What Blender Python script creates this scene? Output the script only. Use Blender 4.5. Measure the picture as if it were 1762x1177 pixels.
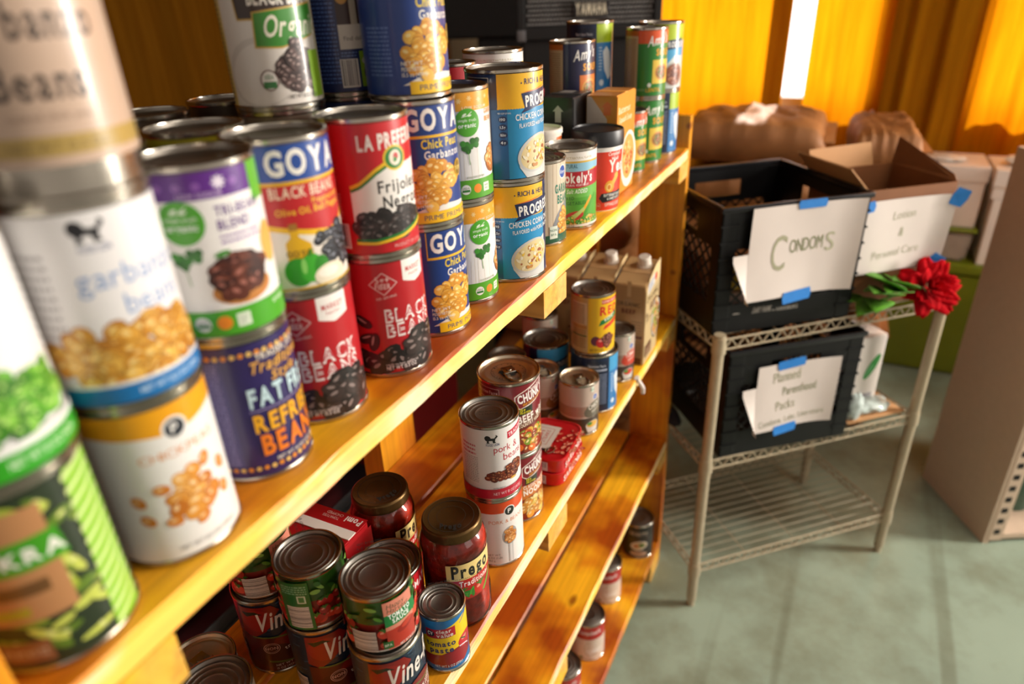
import bpy, bmesh, math, random
from math import pi, sin, cos, radians
from mathutils import Vector, Matrix
from mathutils.geometry import tessellate_polygon
for o in list(bpy.data.objects): bpy.data.objects.remove(o)
SC = bpy.context.scene
COL = SC.collection

# ------------------------------------------------------------------ camera
EYE = Vector((0.3147, -0.1015, 0.308))
YAW, PITCH, ROLL = 0.4700, 0.4727, -0.0433
fw = Vector((-sin(YAW)*cos(PITCH), cos(YAW)*cos(PITCH), -sin(PITCH)))
rt = Vector((cos(YAW), sin(YAW), 0)); up = rt.cross(fw)
rt, up = cos(ROLL)*rt + sin(ROLL)*up, -sin(ROLL)*rt + cos(ROLL)*up
cam = bpy.data.cameras.new('camera'); cam_o = bpy.data.objects.new('camera', cam); COL.objects.link(cam_o)
M = Matrix((rt, up, -fw)).transposed().to_4x4(); M.translation = EYE; cam_o.matrix_world = M
cam.sensor_fit = 'HORIZONTAL'; cam.sensor_width = 36; cam.lens = 24.297; cam.clip_start = 0.01; cam.clip_end = 60
cam.dof.use_dof = True; cam.dof.focus_distance = 0.80; cam.dof.aperture_fstop = 3.0
SC.camera = cam_o

# ------------------------------------------------------------------ world, lights, exposure
W = bpy.data.worlds.new('room_fill'); SC.world = W; W.use_nodes = True
bg = W.node_tree.nodes['Background']; bg.inputs[0].default_value = (1.0, 0.86, 0.74, 1); bg.inputs[1].default_value = 0.5
def area(name, loc, target, sx, sy, power, col, spread=180):
    l = bpy.data.lights.new(name, 'AREA'); l.shape = 'RECTANGLE'; l.size = sx; l.size_y = sy; l.energy = power; l.color = col
    l.spread = radians(spread)
    o = bpy.data.objects.new(name, l); COL.objects.link(o); o.location = loc
    o.rotation_euler = (Vector(target)-Vector(loc)).to_track_quat('-Z', 'Y').to_euler(); return o
SKYLUM = 3.6
area('daylight_open_window', (2.9, 2.45, 0.55), (0.0, 0.5, -0.1), 0.45, 1.4, 62, (1.0, 0.93, 0.84), 100)
area('daylight_side_window', (3.4, 0.1, 0.75), (0.0, 0.6, -0.2), 1.5, 1.1, 14, (1.0, 0.93, 0.84))
area('added_overhead_fill', (1.35, 1.25, 1.38), (0.9, 1.3, -1), 1.2, 0.4, 20, (1.0, 0.88, 0.74))  # added overhead fill for the rear, floor and signs, not a known fixture
sun = bpy.data.lights.new('sun', 'SUN'); sun.energy = 9.0; sun.angle = radians(.6); sun.color = (1.0, .95, .86); sun_o = bpy.data.objects.new('sun', sun); COL.objects.link(sun_o)
sun_o.rotation_euler = Vector((-.02, -1, -1.02)).to_track_quat('-Z', 'Y').to_euler()
SC.view_settings.view_transform = 'Standard'; SC.view_settings.look = 'None'
SC.view_settings.exposure = 0.0; SC.view_settings.gamma = 1.0; SC.view_settings.use_curve_mapping = False

# ------------------------------------------------------------------ helpers
def lin(h):
    if not isinstance(h, str): return tuple(h)[:3]
    h = h.lstrip('#'); c = [int(h[i:i+2], 16)/255 for i in (0, 2, 4)]
    return tuple(x/12.92 if x <= .04045 else ((x+.055)/1.055)**2.4 for x in c)
_m = {}
def mat(name, col='808080', rough=.5, metal=0, var=.08, scale=30, bump=0, coat=0, spec=.5, trans=0, sheen=0):
    if name in _m: return _m[name]
    m = bpy.data.materials.new(name); m.use_nodes = True; nt = m.node_tree; N = nt.nodes; L = nt.links
    b = N['Principled BSDF']; c = lin(col)
    tc = N.new('ShaderNodeTexCoord'); no = N.new('ShaderNodeTexNoise'); no.inputs['Scale'].default_value = scale; no.inputs['Detail'].default_value = 4
    L.new(tc.outputs['Object'], no.inputs['Vector'])
    cr = N.new('ShaderNodeValToRGB'); e = cr.color_ramp.elements
    e[0].position = .3; e[1].position = .7
    e[0].color = (*[x*(1-var) for x in c], 1); e[1].color = (*[min(1, x*(1+var)) for x in c], 1)
    L.new(no.outputs['Fac'], cr.inputs[0]); L.new(cr.outputs[0], b.inputs['Base Color'])
    b.inputs['Roughness'].default_value = rough; b.inputs['Metallic'].default_value = metal
    b.inputs['Coat Weight'].default_value = coat; b.inputs['Specular IOR Level'].default_value = spec
    b.inputs['Transmission Weight'].default_value = trans
    if bump:
        bp = N.new('ShaderNodeBump'); bp.inputs['Strength'].default_value = bump; bp.inputs['Distance'].default_value = .002
        L.new(no.outputs['Fac'], bp.inputs['Height']); L.new(bp.outputs[0], b.inputs['Normal'])
    _m[name] = m; return m
def wood(name, a, b_, c_, grain=(60, 2.2, 60), rough=.42, knots=True):
    m = bpy.data.materials.new(name); m.use_nodes = True; nt = m.node_tree; N = nt.nodes; L = nt.links
    b = N['Principled BSDF']; tc = N.new('ShaderNodeTexCoord'); oi = N.new('ShaderNodeObjectInfo')
    ad = N.new('ShaderNodeVectorMath'); ad.operation = 'ADD'; sc = N.new('ShaderNodeVectorMath'); sc.operation = 'SCALE'
    sc.inputs[0].default_value = (7, 13, 5); L.new(oi.outputs['Random'], sc.inputs['Scale'])
    L.new(tc.outputs['Object'], ad.inputs[0]); L.new(sc.outputs[0], ad.inputs[1])
    mp = N.new('ShaderNodeMapping'); mp.inputs['Scale'].default_value = grain; L.new(ad.outputs[0], mp.inputs[0])
    g = N.new('ShaderNodeTexNoise'); g.inputs['Scale'].default_value = 1.6; g.inputs['Detail'].default_value = 6; g.inputs['Distortion'].default_value = .6; L.new(mp.outputs[0], g.inputs['Vector'])
    p = N.new('ShaderNodeTexNoise'); p.inputs['Scale'].default_value = 6.5; p.inputs['Detail'].default_value = 3; L.new(ad.outputs[0], p.inputs['Vector'])
    r1 = N.new('ShaderNodeValToRGB'); e = r1.color_ramp.elements
    e[0].position = .38; e[0].color = (*lin(a), 1); e[1].position = .61; e[1].color = (*lin(c_), 1)
    x = e.new(.5); x.color = (*lin(b_), 1)
    L.new(p.outputs['Fac'], r1.inputs[0])
    r2 = N.new('ShaderNodeValToRGB'); e = r2.color_ramp.elements; e[0].position = .3; e[0].color = (.62, .55, .5, 1); e[1].position = .62; e[1].color = (1, 1, 1, 1)
    L.new(g.outputs['Fac'], r2.inputs[0])
    mx = N.new('ShaderNodeMix'); mx.data_type = 'RGBA'; mx.blend_type = 'MULTIPLY'; mx.inputs[0].default_value = .75
    L.new(r1.outputs[0], mx.inputs[6]); L.new(r2.outputs[0], mx.inputs[7]); out = mx.outputs[2]
    if knots:
        kp = N.new('ShaderNodeMapping'); kp.inputs['Scale'].default_value = (9, 4.5, 9); L.new(ad.outputs[0], kp.inputs[0])
        v = N.new('ShaderNodeTexVoronoi'); v.inputs['Scale'].default_value = 1.0; L.new(kp.outputs[0], v.inputs['Vector'])
        r3 = N.new('ShaderNodeValToRGB'); e = r3.color_ramp.elements; e[0].position = .035; e[0].color = (.28, .14, .06, 1); e[1].position = .09; e[1].color = (1, 1, 1, 1)
        L.new(v.outputs['Distance'], r3.inputs[0])
        m2 = N.new('ShaderNodeMix'); m2.data_type = 'RGBA'; m2.blend_type = 'MULTIPLY'; m2.inputs[0].default_value = .9
        L.new(out, m2.inputs[6]); L.new(r3.outputs[0], m2.inputs[7]); out = m2.outputs[2]
    L.new(out, b.inputs['Base Color']); b.inputs['Roughness'].default_value = rough
    bp = N.new('ShaderNodeBump'); bp.inputs['Strength'].default_value = .12; bp.inputs['Distance'].default_value = .001
    L.new(g.outputs['Fac'], bp.inputs['Height']); L.new(bp.outputs[0], b.inputs['Normal'])
    return m
def print_mat(name, rough, coat):
    m = bpy.data.materials.new(name); m.use_nodes = True; nt = m.node_tree; N = nt.nodes; L = nt.links; b = N['Principled BSDF']
    a = N.new('ShaderNodeAttribute'); a.attribute_name = 'ink'; L.new(a.outputs['Color'], b.inputs['Base Color'])
    tc = N.new('ShaderNodeTexCoord'); no = N.new('ShaderNodeTexNoise'); no.inputs['Scale'].default_value = 90; L.new(tc.outputs['Object'], no.inputs['Vector'])
    mr = N.new('ShaderNodeMapRange'); mr.inputs['To Min'].default_value = rough-.05; mr.inputs['To Max'].default_value = rough+.07
    L.new(no.outputs['Fac'], mr.inputs['Value']); L.new(mr.outputs[0], b.inputs['Roughness'])
    b.inputs['Coat Weight'].default_value = coat; b.inputs['Coat Roughness'].default_value = .12; return m
GLOSS = print_mat('printed_glossy_label', .36, .25)
MATTE = print_mat('printed_matte_paper', .8, 0)
TIN = mat('tin_plate', '#b8b2a6', .24, 1, .06, 60)
TIND = mat('tin_lid', '#8a857e', .42, 1, .12, 40)
STAIN = wood('stained_orange_pine', '#a84a04', '#e08a12', '#ffbc20')
STAINV = wood('stained_orange_pine_upright', '#a85208', '#cf7c10', '#dd9412', grain=(60, 60, 2.2))
RAW = wood('raw_pine_edge', '#f6cf74', '#fbe6bc', '#fbcf5a', knots=False, rough=.6)
BATT = wood('yellow_washed_pine', '#d9971c', '#e0b060', '#e8b020', grain=(2.2, 60, 60), rough=.6, knots=False)
BLK = mat('black_plastic', '#08080a', .45, 0, .25, 25, spec=.35)
WHITEP = mat('white_paper', '#cfc5be', .8, 0, .03, 12)

def link(o, parent=None):
    COL.objects.link(o)
    if parent: o.parent = parent
    return o
def from_bm(name, bm, m, parent=None, smooth=0, loc=None):
    me = bpy.data.meshes.new(name); bm.normal_update(); bm.to_mesh(me); bm.free()
    ms = m if isinstance(m, (list, tuple)) else [m]
    for x in ms: me.materials.append(x)
    if smooth:
        me.polygons.foreach_set('use_smooth', [True]*len(me.polygons)); me.set_sharp_from_angle(angle=radians(smooth))
    o = bpy.data.objects.new(name, me); link(o, parent)
    if loc: o.location = loc
    return o
def tag(o, label, cat, group=None, kind=None):
    if kind: o['kind'] = kind
    if label: o['label'] = label
    if cat: o['category'] = cat
    if group: o['group'] = group
    return o
def thing(name, label, cat, loc=(0, 0, 0), rz=0, group=None):
    o = bpy.data.objects.new(name, None); link(o); o.location = loc; o.rotation_euler = (0, 0, rz); o.empty_display_size = .02
    return tag(o, label, cat, group)
def copy_tree(o, parent=None):
    n = o.copy(); COL.objects.link(n)
    if parent: n.parent = parent; n.matrix_parent_inverse = o.matrix_parent_inverse.copy()
    for ch in list(o.children): copy_tree(ch, n)
    return n
def box(bm, lo, hi, bev=0, mi=0, mtx=None):
    r = bmesh.ops.create_cube(bm, size=1); vs = r['verts']
    for v in vs:
        v.co = Vector([lo[i]+(v.co[i]+.5)*(hi[i]-lo[i]) for i in range(3)])
        if mtx: v.co = mtx @ v.co
    fs = list({f for v in vs for f in v.link_faces})
    for f in fs: f.material_index = mi
    if bev:
        bmesh.ops.bevel(bm, geom=list({e for v in vs for e in v.link_edges}), offset=bev, segments=2, affect='EDGES', profile=.6)
    return vs
def tube(bm, a, b, r, n=8, r2=None):
    a = Vector(a); b = Vector(b); d = b-a; q = d.to_track_quat('Z', 'Y').to_matrix().to_4x4(); q.translation = (a+b)/2
    bmesh.ops.create_cone(bm, cap_ends=True, segments=n, radius1=r, radius2=r if r2 is None else r2, depth=d.length, matrix=q)
def path(bm, pts, r, n=6):
    for a, b in zip(pts, pts[1:]): tube(bm, a, b, r, n)
def lathe(bm, prof, n=48, mi=0):
    rings = []
    for r, z in prof:
        if r < 1e-6: rings.append([bm.verts.new((0, 0, z))])
        else: rings.append([bm.verts.new((r*cos(2*pi*i/n), r*sin(2*pi*i/n), z)) for i in range(n)])
    for A, B in zip(rings, rings[1:]):
        for i in range(n):
            j = (i+1) % n
            vs = [A[i % len(A)], A[j % len(A)], B[j % len(B)], B[i % len(B)]]
            u = []
            for v in vs:
                if v not in u: u.append(v)
            if len(u) > 2:
                f = bm.faces.new(u); f.material_index = mi
def BM(): return bmesh.new()

# ------------------------------------------------------------------ lettering and printed art
_g = {}; _cap = [None]
def glyph(ch, wt):
    k = (ch, wt)
    if k in _g: return _g[k]
    cu = bpy.data.curves.new('glyph', 'FONT'); cu.body = ch; cu.resolution_u = 3; cu.offset = (0, .018, .036, -.012)[wt]
    ob = bpy.data.objects.new('glyph', cu); COL.objects.link(ob); bpy.context.view_layer.update()
    ev = ob.evaluated_get(bpy.context.evaluated_depsgraph_get()); me = ev.to_mesh(); me.calc_loop_triangles()
    V = [(v.co.x, v.co.y) for v in me.vertices]; T = [[V[i] for i in t.vertices] for t in me.loop_triangles]
    ev.to_mesh_clear(); bpy.data.objects.remove(ob); bpy.data.curves.remove(cu)
    if V:
        x0 = min(v[0] for v in V); x1 = max(v[0] for v in V)
        T = [[(x-x0, y) for x, y in t] for t in T]; wd = x1-x0+.085+(.03 if wt in (1, 2) else 0)
    else: wd = .3
    _g[k] = (T, wd)
    return _g[k]
def caph():
    if _cap[0] is None:
        T, _ = glyph('H', 0); _cap[0] = max(y for t in T for _, y in t)
    return _cap[0]
class Art:
    def __init__(s): s.p = []; s.o = 0.
    def add(s, pts, col): s.p.append((pts, [x*.8 for x in lin(col)], s.o))
    def up(s, k=1): s.o += .008*k
    def R(s, u0, v0, u1, v1, col): s.up(); s.add([(u0, v0), (u1, v0), (u1, v1), (u0, v1)], col); return s
    def P(s, pts, col):
        s.up()
        for t in tessellate_polygon([[Vector((x, y, 0)) for x, y in pts]]):
            q = [pts[i] for i in t]
            a = (q[1][0]-q[0][0])*(q[2][1]-q[0][1])-(q[1][1]-q[0][1])*(q[2][0]-q[0][0])
            s.add(q if a > 0 else q[::-1], col)
        return s
    def E(s, cu, cv, a, b, col, rot=0, n=20):
        s.up(); c, d = cos(radians(rot)), sin(radians(rot)); q = []
        for i in range(n):
            x, y = a*cos(2*pi*i/n), b*sin(2*pi*i/n); q.append((cu+x*c-y*d, cv+x*d+y*c))
        s.add(q, col); return s
    def ring(s, cu, cv, a, b, w, col, n=28, a0=0, a1=360):
        s.up()
        for i in range(n):
            t, k = (radians(a0+(a1-a0)*j/n) for j in (i, i+1))
            s.add([(cu+a*cos(t), cv+b*sin(t)), (cu+a*cos(k), cv+b*sin(k)), (cu+(a-w)*cos(k), cv+(b-w)*sin(k)), (cu+(a-w)*cos(t), cv+(b-w)*sin(t))][::1], col)
        return s
    def L(s, pts, w, col):
        s.up()
        for (x0, y0), (x1, y1) in zip(pts, pts[1:]):
            l = math.hypot(x1-x0, y1-y0) or 1; nx, ny = -(y1-y0)/l*w/2, (x1-x0)/l*w/2
            s.add([(x0-nx, y0-ny), (x1-nx, y1-ny), (x1+nx, y1+ny), (x0+nx, y0+ny)], col)
        return s
    def T(s, txt, u, v, cap, col, al='l', wt=1, w=None, sh=0, rot=0, xs=1, arc=0):
        s.up(); k = cap/caph(); x = 0; out = []
        for ch in txt:
            t, wd = glyph(ch, wt)
            out.append((x, t)); x += wd
        tw = max(.01, x*k); xs = w/tw if w else xs; off = {'l': 0, 'c': -tw*xs/2, 'r': -tw*xs}[al]
        c, d = cos(radians(rot)), sin(radians(rot))
        for x0, t in out:
            for tri in t:
                q = []
                for a, b in tri:
                    X = (a+x0)*k*xs+off+sh*b*k; Y = b*k+arc*(X*X)
                    q.append((u+X*c-Y*d, v+X*d+Y*c))
                s.add(q, col)
        return s
    def X(s, u0, v0, u1, v1, col, rows=6, seed=1, gap=.45):   # tiny unreadable small print as broken lines
        rnd = random.Random(seed); dv = (v1-v0)/rows
        for i in range(rows):
            x = u0; y = v1-(i+1)*dv
            while x < u1:
                l = rnd.uniform(1.2, 4)
                s.o += .0004; s.add([(x, y), (min(u1, x+l), y), (min(u1, x+l), y+dv*gap), (x, y+dv*gap)], col); x += l+.8
        return s
    def bars(s, u0, v0, u1, v1, hor=False, seed=3, bg='#efe9e0', fg='#222222'):
        s.R(u0, v0, u1, v1, bg); rnd = random.Random(seed); s.up()
        a, b = (v0, v1) if hor else (u0, u1); x = a+1
        while x < b-1.2:
            w = rnd.choice((.35, .5, .9)); q = (u0, x, u1, x+w) if hor else (x, v0+1.5, x+w, v1-.6)
            s.add([(q[0], q[1]), (q[2], q[1]), (q[2], q[3]), (q[0], q[3])], fg); x += w+rnd.choice((.4, .6, 1))
        return s
    def B(s, cu, cv, a, b, n, sz, cols, dark, hi, seed=1, asp=1.35, rect=False):   # a printed heap of beans
        rnd = random.Random(seed); q = []
        for i in range(n):
            if rect: x, y = rnd.uniform(-1, 1), rnd.uniform(-1, 1)
            else:
                t, r = rnd.uniform(0, 2*pi), math.sqrt(rnd.random()); x, y = r*cos(t), r*sin(t)
            q.append((cu+x*a, cv+y*b))
        q.sort(key=lambda p: -p[1])
        for x, y in q:
            r = rnd.uniform(-60, 60); k = sz*rnd.uniform(.85, 1.15); c = rnd.choice(cols)
            s.o -= .0045; s.E(x, y, k*asp+.35, k+.35, dark, r, 10); s.o -= .0045; s.E(x, y, k*asp, k, c, r, 10)
            s.o -= .0045; s.E(x-.25*k, y+.3*k, k*asp*.42, k*.28, hi, r, 7)
        return s
    def LION(s, u, v, k, col):
        pts = [(0, 0), (3, 0), (3, 1), (2.2, 1.2), (2.6, 3), (6, 3), (6.5, 0), (9.5, 0), (9.5, 1), (8.6, 1.2), (9, 4), (9.6, 6), (10.8, 7.6), (10.2, 8.6), (8.8, 7), (8.2, 5.8), (4.4, 6), (3.6, 8), (1.6, 9), (-.4, 8.2), (-1.2, 6.6), (-.4, 5.6), (.2, 3.6), (.4, 1.2), (-.2, .6)]
        return s.P([(u+x*k, v+y*k) for x, y in pts], col).E(u+1*k, v+6*k, 2.9*k, 3.3*k, col, 20).L([(u+9.4*k, v+5.4*k), (u+11.4*k, v+7.6*k), (u+9.6*k, v+9.4*k)], .8*k, col)
    def mesh(s, name, fn, nrm, mt, strip=None):
        V = []; F = []; C = []; NN = []
        for pts, col, off in s.p:
            parts = [pts]
            if strip:
                lo = min(p[0] for p in pts); hi = max(p[0] for p in pts); parts = []
                i0 = math.floor(lo/strip+1e-6); i1 = math.ceil(hi/strip-1e-6)
                if i1-i0 <= 1: parts = [pts]
                else:
                    for i in range(i0, i1):
                        q = clip(clip(pts, i*strip, 1), (i+1)*strip, -1)
                        if len(q) > 2: parts.append(q)
            for q in parts:
                b = len(V); V += [fn(x, y, off) for x, y in q]; NN += [nrm(x, y) for x, y in q]
                F.append(list(range(b, b+len(q)))); C += [(*col, 1.)]*len(q)
        me = bpy.data.meshes.new(name); me.from_pydata(V, [], F); me.materials.append(mt)
        at = me.attributes.new('ink', 'FLOAT_COLOR', 'CORNER'); at.data.foreach_set('color', [x for c in C for x in c])
        me.polygons.foreach_set('use_smooth', [True]*len(F))
        me.normals_split_custom_set_from_vertices(NN); return me
def clip(pts, x, sg):
    out = []
    for (a, b), (c, d) in zip(pts, pts[1:]+pts[:1]):
        i, j = (a-x)*sg >= -1e-9, (c-x)*sg >= -1e-9
        if i: out.append((a, b))
        if i != j:
            t = (x-a)/(c-a); out.append((x, b+t*(d-b)))
    return out
def wrap(name, art, r, mt=None, taper=None, h=None):
    R = r*1000
    if h:
        k = (h*1000-4.6)/max(p[1] for p in art.p[0][0]); art.p = [([(a, b*k) for a, b in q], c, o) for q, c, o in art.p]
    def fn(u, v, o):
        rr = (taper(v) if taper else r)+o/1000; t = u/R
        return (rr*cos(t), rr*sin(t), v/1000)
    return art.mesh(name, fn, lambda u, v: (cos(u/R), sin(u/R), 0), mt or GLOSS, 1.2)
def flat(name, art, org, du, dv, mt=None):
    """art drawn in millimetres on a plane: origin, unit u and v directions"""
    org = Vector(org); du = Vector(du).normalized(); dv = Vector(dv).normalized(); n = du.cross(dv)
    return art.mesh(name, lambda u, v, o: org+du*u/1000+dv*v/1000+n*(o+.05)/1000, lambda u, v: n, mt or MATTE)
def add_mesh(name, me, parent=None):
    return link(bpy.data.objects.new(name, me), parent)

# ------------------------------------------------------------------ can labels (u, v in mm; u = 0 is the side turned to the aisle)
H15 = .1127; R15 = .0378
CHK = ['#e2a53c', '#d8952c', '#efb950', '#c98526']; CHD = '#8a5212'; CHH = '#f7d78a'
BLKB = ['#241c1c', '#2e2423', '#1b1516', '#3a2d2b']; BLKD = '#0c0909'; BLKH = '#8d7c78'
REDB = ['#7a2a18', '#8c3a20', '#642014']; TOM = ['#c01c10', '#d93a22', '#a81208', '#e2543a']
def base(col, h=112.7, m=4.6, r=37): a = Art(); a.R(-pi*r, m, pi*r, h-m, col); return a
def ST(a, u, v, k=13):   # round green badge
    a.E(u, v, k, k, '#4aa51f', n=32).T('simple truth', u, v+1, 2.9, '#eef6e6', 'c', 0, w=k*1.45).T('organic', u, v-4.6, 4, '#ffffff', 'c', 1, w=k*1.45)
    a.L([(u-6, v+5.5), (u, v+6.5), (u+5, v+10)], .7, '#e6f2da').E(u-3, v+7.6, 2.4, 1, '#e6f2da', 25).E(u+2.5, v+6.6, 2.2, .9, '#e6f2da', 10)
def LEAF(a, u, v, k=1):
    for dx, dy in ((-6, 0), (-3, 3), (-2, -3), (1, 1), (-7, 4), (5, 4), (8, 6), (3, 6), (7, 2), (-4, -1)):
        a.P([(u+(dx+3*cos(t))*k, v+(dy+3*sin(t))*k) for t in (0, .7, 1.4, 2.2, 3., 3.8, 4.6, 5.4)], random.Random(dx*7+dy).choice(['#2f7d22', '#3c922b', '#256a1c']))
    a.L([(u-2*k, v-3*k), (u-1*k, v-16*k)], .6*k, '#5a9a3a')
def SEALS(a, u, v, k=4.2):
    a.E(u, v, k, k, '#f0eee6').R(u-k*.8, v-2.6, u+k*.8, v-.2, '#2e7d32').T('USDA', u, v+.5, 1.9, '#3d6b35', 'c', 1)
    a.E(u+k*2.6, v, k*.92, k*.92, '#f08c1e').R(u+k*4.1, v-k*.9, u+k*5.8, v+k*.9, '#e6efdc').T('NON', u+k*4.95, v+.7, 1.6, '#3d6b35', 'c', 1).T('BPA', u+k*4.95, v-2.4, 1.6, '#3d6b35', 'c', 1)
def a_okra():
    a = base('#22301a'); rn = random.Random(5)
    for i in range(46):
        u, v = rn.uniform(-30, 30), rn.uniform(8, 104); a.E(u, v, rn.uniform(6, 11), rn.uniform(2.2, 3.6), rn.choice(['#a9bb3a', '#7f9a2c', '#c4cf5a', '#5f7d22', '#8fae34']), rn.uniform(-70, 20), 12)
        if i % 2: a.E(u+1, v+.5, 2.6, 1.2, '#dfe38c', rn.uniform(-70, 20), 9)
    a.R(-60, 36, 8, 101, '#b98455').P([(-60, 66), (-60, 83), (11, 85), (13, 67)], '#3f9a16').T('OKRA', -26, 71, 8, '#f2f2e6', 'l', 2)
    a.R(-60, 52, 0, 60, '#6d4a24').R(-60, 40, -12, 46, '#a7a22a').R(-60, 9, -10, 24, '#8a5a3a').T('NET WT 14.5 OZ', -34, 14, 4, '#d8c2a6', w=22)
    a.P([(20, 4.6), (23, 108), (44, 108), (42, 4.6)], '#86c41e')
    for i in range(13): a.P([(21, 6+i*8), (43, 13+i*8), (43, 15.5+i*8), (21, 9.5+i*8)], '#d6ea9a')
    return a
def a_peas():
    a = base('#f1efec'); a.T('sweet', -20, 82, 9, '#2e8b2a', w=34).T('peas', -18, 68, 13, '#2e8b2a', w=34)
    a.B(-5, 38, 52, 17, 150, 4.2, ['#4d9a22', '#68b52e', '#3c7f1a', '#86c644'], '#24520f', '#b9e07a', 2, 1.05)
    a.R(-116, 17, 116, 21, '#f4f4f0').R(-116, 4.6, 116, 17, '#2fa31a').T('NET WT 15 OZ (425g)', 4, 9, 4.4, '#d8f0cc', 'l', w=38); return a
def a_chickwhite():
    a = base('#f3f0ec'); a.R(-116, 94, 116, 108.1, '#f0a60f'); a.P([(-30, 94), (-8, 92), (8, 90), (24, 91), (40, 94), (40, 95), (-30, 95)], '#f0a60f')
    a.E(12.5, 92.5, 7.6, 7.6, '#f3f0ec').E(12.5, 92.5, 6, 6, '#1d2430').T('P', 12.8, 89.5, 6.2, '#f3f0ec', 'c', 1)
    a.T('CHICKPEAS', -11, 75, 5.4, '#e08a3c', 'l', 0, w=48)
    a.B(12, 47, 16, 15, 22, 4.8, ['#e59a3a', '#d8832a', '#eeaf58', '#c97420'], '#a95c14', '#f8d6a0', 4, 1.2)
    for u, v in ((-18, 50), (-16, 36), (36, 53), (34, 36), (24, 64), (-4, 56), (14, 27), (-2, 32)): a.E(u, v, 5, 3.6, '#d9822a', u*3).E(u-1, v+1, 2, 1.2, '#f5c98c', u)
    a.T('NET WT 15.5 OZ (439 g)', -4, 10, 2.7, '#6e6a66', 'l', 0, w=38); return a
def a_lion_garb():
    a = base('#f1eeee'); a.LION(-5, 93, 1.25, '#15151a').T('FOOD LION', -5, 88.5, 3, '#23407c', 'l', 1, w=15)
    a.T('garbanzo', -11, 69, 11.5, '#7a9ccf', 'l', 0, w=62).T('beans', 8, 53, 11, '#7a9ccf', 'l', 0, w=36).X(-46, 44, -22, 92, '#a8a4a6', 9, 4)
    a.B(6, 31, 46, 17, 110, 5, CHK, '#6d3c0c', CHH, 6, 1.15).R(-116, 15, 116, 17, '#f4f2f0').R(-116, 4.6, 116, 15, '#1273b8').T('NET WT 15.5 OZ (439g)', 2, 8.2, 3.2, '#cfe4f4', 'l', 1, w=40); return a
def a_tan():
    a = base('#cdb09a', m=16); a.R(-116, 88, 116, 91, '#b59a6a').T('Garbanzo', 2, 64, 13, '#3b2f28', 'c', 1, w=62).T('Beans', 2, 42, 13, '#3b2f28', 'c', 1, w=40)
    a.T('cooked chick peas', 2, 34, 3, '#8a6f5c', 'c', 0, w=36).R(-116, 20, 116, 28, '#b89a52').T('NET WT 15.5 OZ', 2, 22, 3.6, '#8a7036', 'c', 1, w=44); return a
def a_tribean():
    a = base('#f2efec'); a.R(-116, 92, 34, 108.1, '#5c1c86').R(34, 84, 60, 108.1, '#63b52e'); rn = random.Random(3)
    for i in range(6): a.E(-34+i*11, 100, 2.6, 2.6, '#8a55ac', 0, 8)
    for k in range(4): a.E(12, 101, 4.6, 1, '#f0e6f4', k*45, 8)
    a.T('LOW SODIUM', 0, 93.6, 2.4, '#cdb4dc', 'c', 1, w=26); ST(a, -14, 79, 13.6)
    a.T('TRI-BEAN', 6, 81, 6, '#5c2a86', 'l', 1, w=32).T('BLEND', 6, 72.5, 6, '#5c2a86', 'l', 1, w=22).X(6, 64, 34, 71, '#9a7ab4', 2, 3)
    LEAF(a, -16, 55, .95); a.E(5, 58, 5, 1.8, '#3f8a2a', 12)
    a.E(42, 56, 9, 14, '#e9b25a').E(14, 33, 20, 9.5, '#c5803a').B(14, 42, 17, 11, 42, 4.6, ['#4a1d14', '#5c281a', '#3a1510', '#6b3322'], '#1f0a08', '#a86a5c', 8, 1.4)
    a.R(-116, 4.6, 116, 22, '#4aa81e'); SEALS(a, -16, 13.5, 5); a.T('organic', 32, 16, 4, '#eaf4e0', 'l', 1, w=14); return a
def a_refried():
    a = base('#2b1f5c'); a.R(-52, 4.6, -13, 108.1, '#3b3070').X(-48, 16, -16, 98, '#8f84b8', 26, 7)
    for i in range(44):
        for v in (101, 11.5): a.E(-116+i*5.3, v, 1.8, 1.8, ('#f0952a', '#f3c86a')[i % 2], 0, 12)
    w = '#f2e7d6'
    a.T("TRADER JOE'S", 29, 95, 4.6, w, 'c', 1, w=40).T('Traditional', 29, 86, 8, '#eeb04a', 'c', 1, w=52, sh=.25).T('Style', 29, 77, 7, '#eeb04a', 'c', 1, w=24, sh=.25)
    a.T('FAT FREE', 29, 61, 13.5, '#c8e4ea', 'c', 2, w=60).R(-2, 57.6, 60, 58.2, '#b8a8d0')
    a.T('REFRIED', 29, 41, 13, '#f3b01e', 'c', 2, w=60).T('BEANS', 29, 22, 15.5, '#f07f1e', 'c', 2, w=56).T('NET WT. 16 OZ (1 LB) 454g', 29, 15, 2.7, w, 'c', 1, w=40); return a
def GOYA(a, u, v, cap, w, al='l'): a.T('GOYA', u, v, cap, '#f6f2ea', al, 2, w=w)
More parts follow.
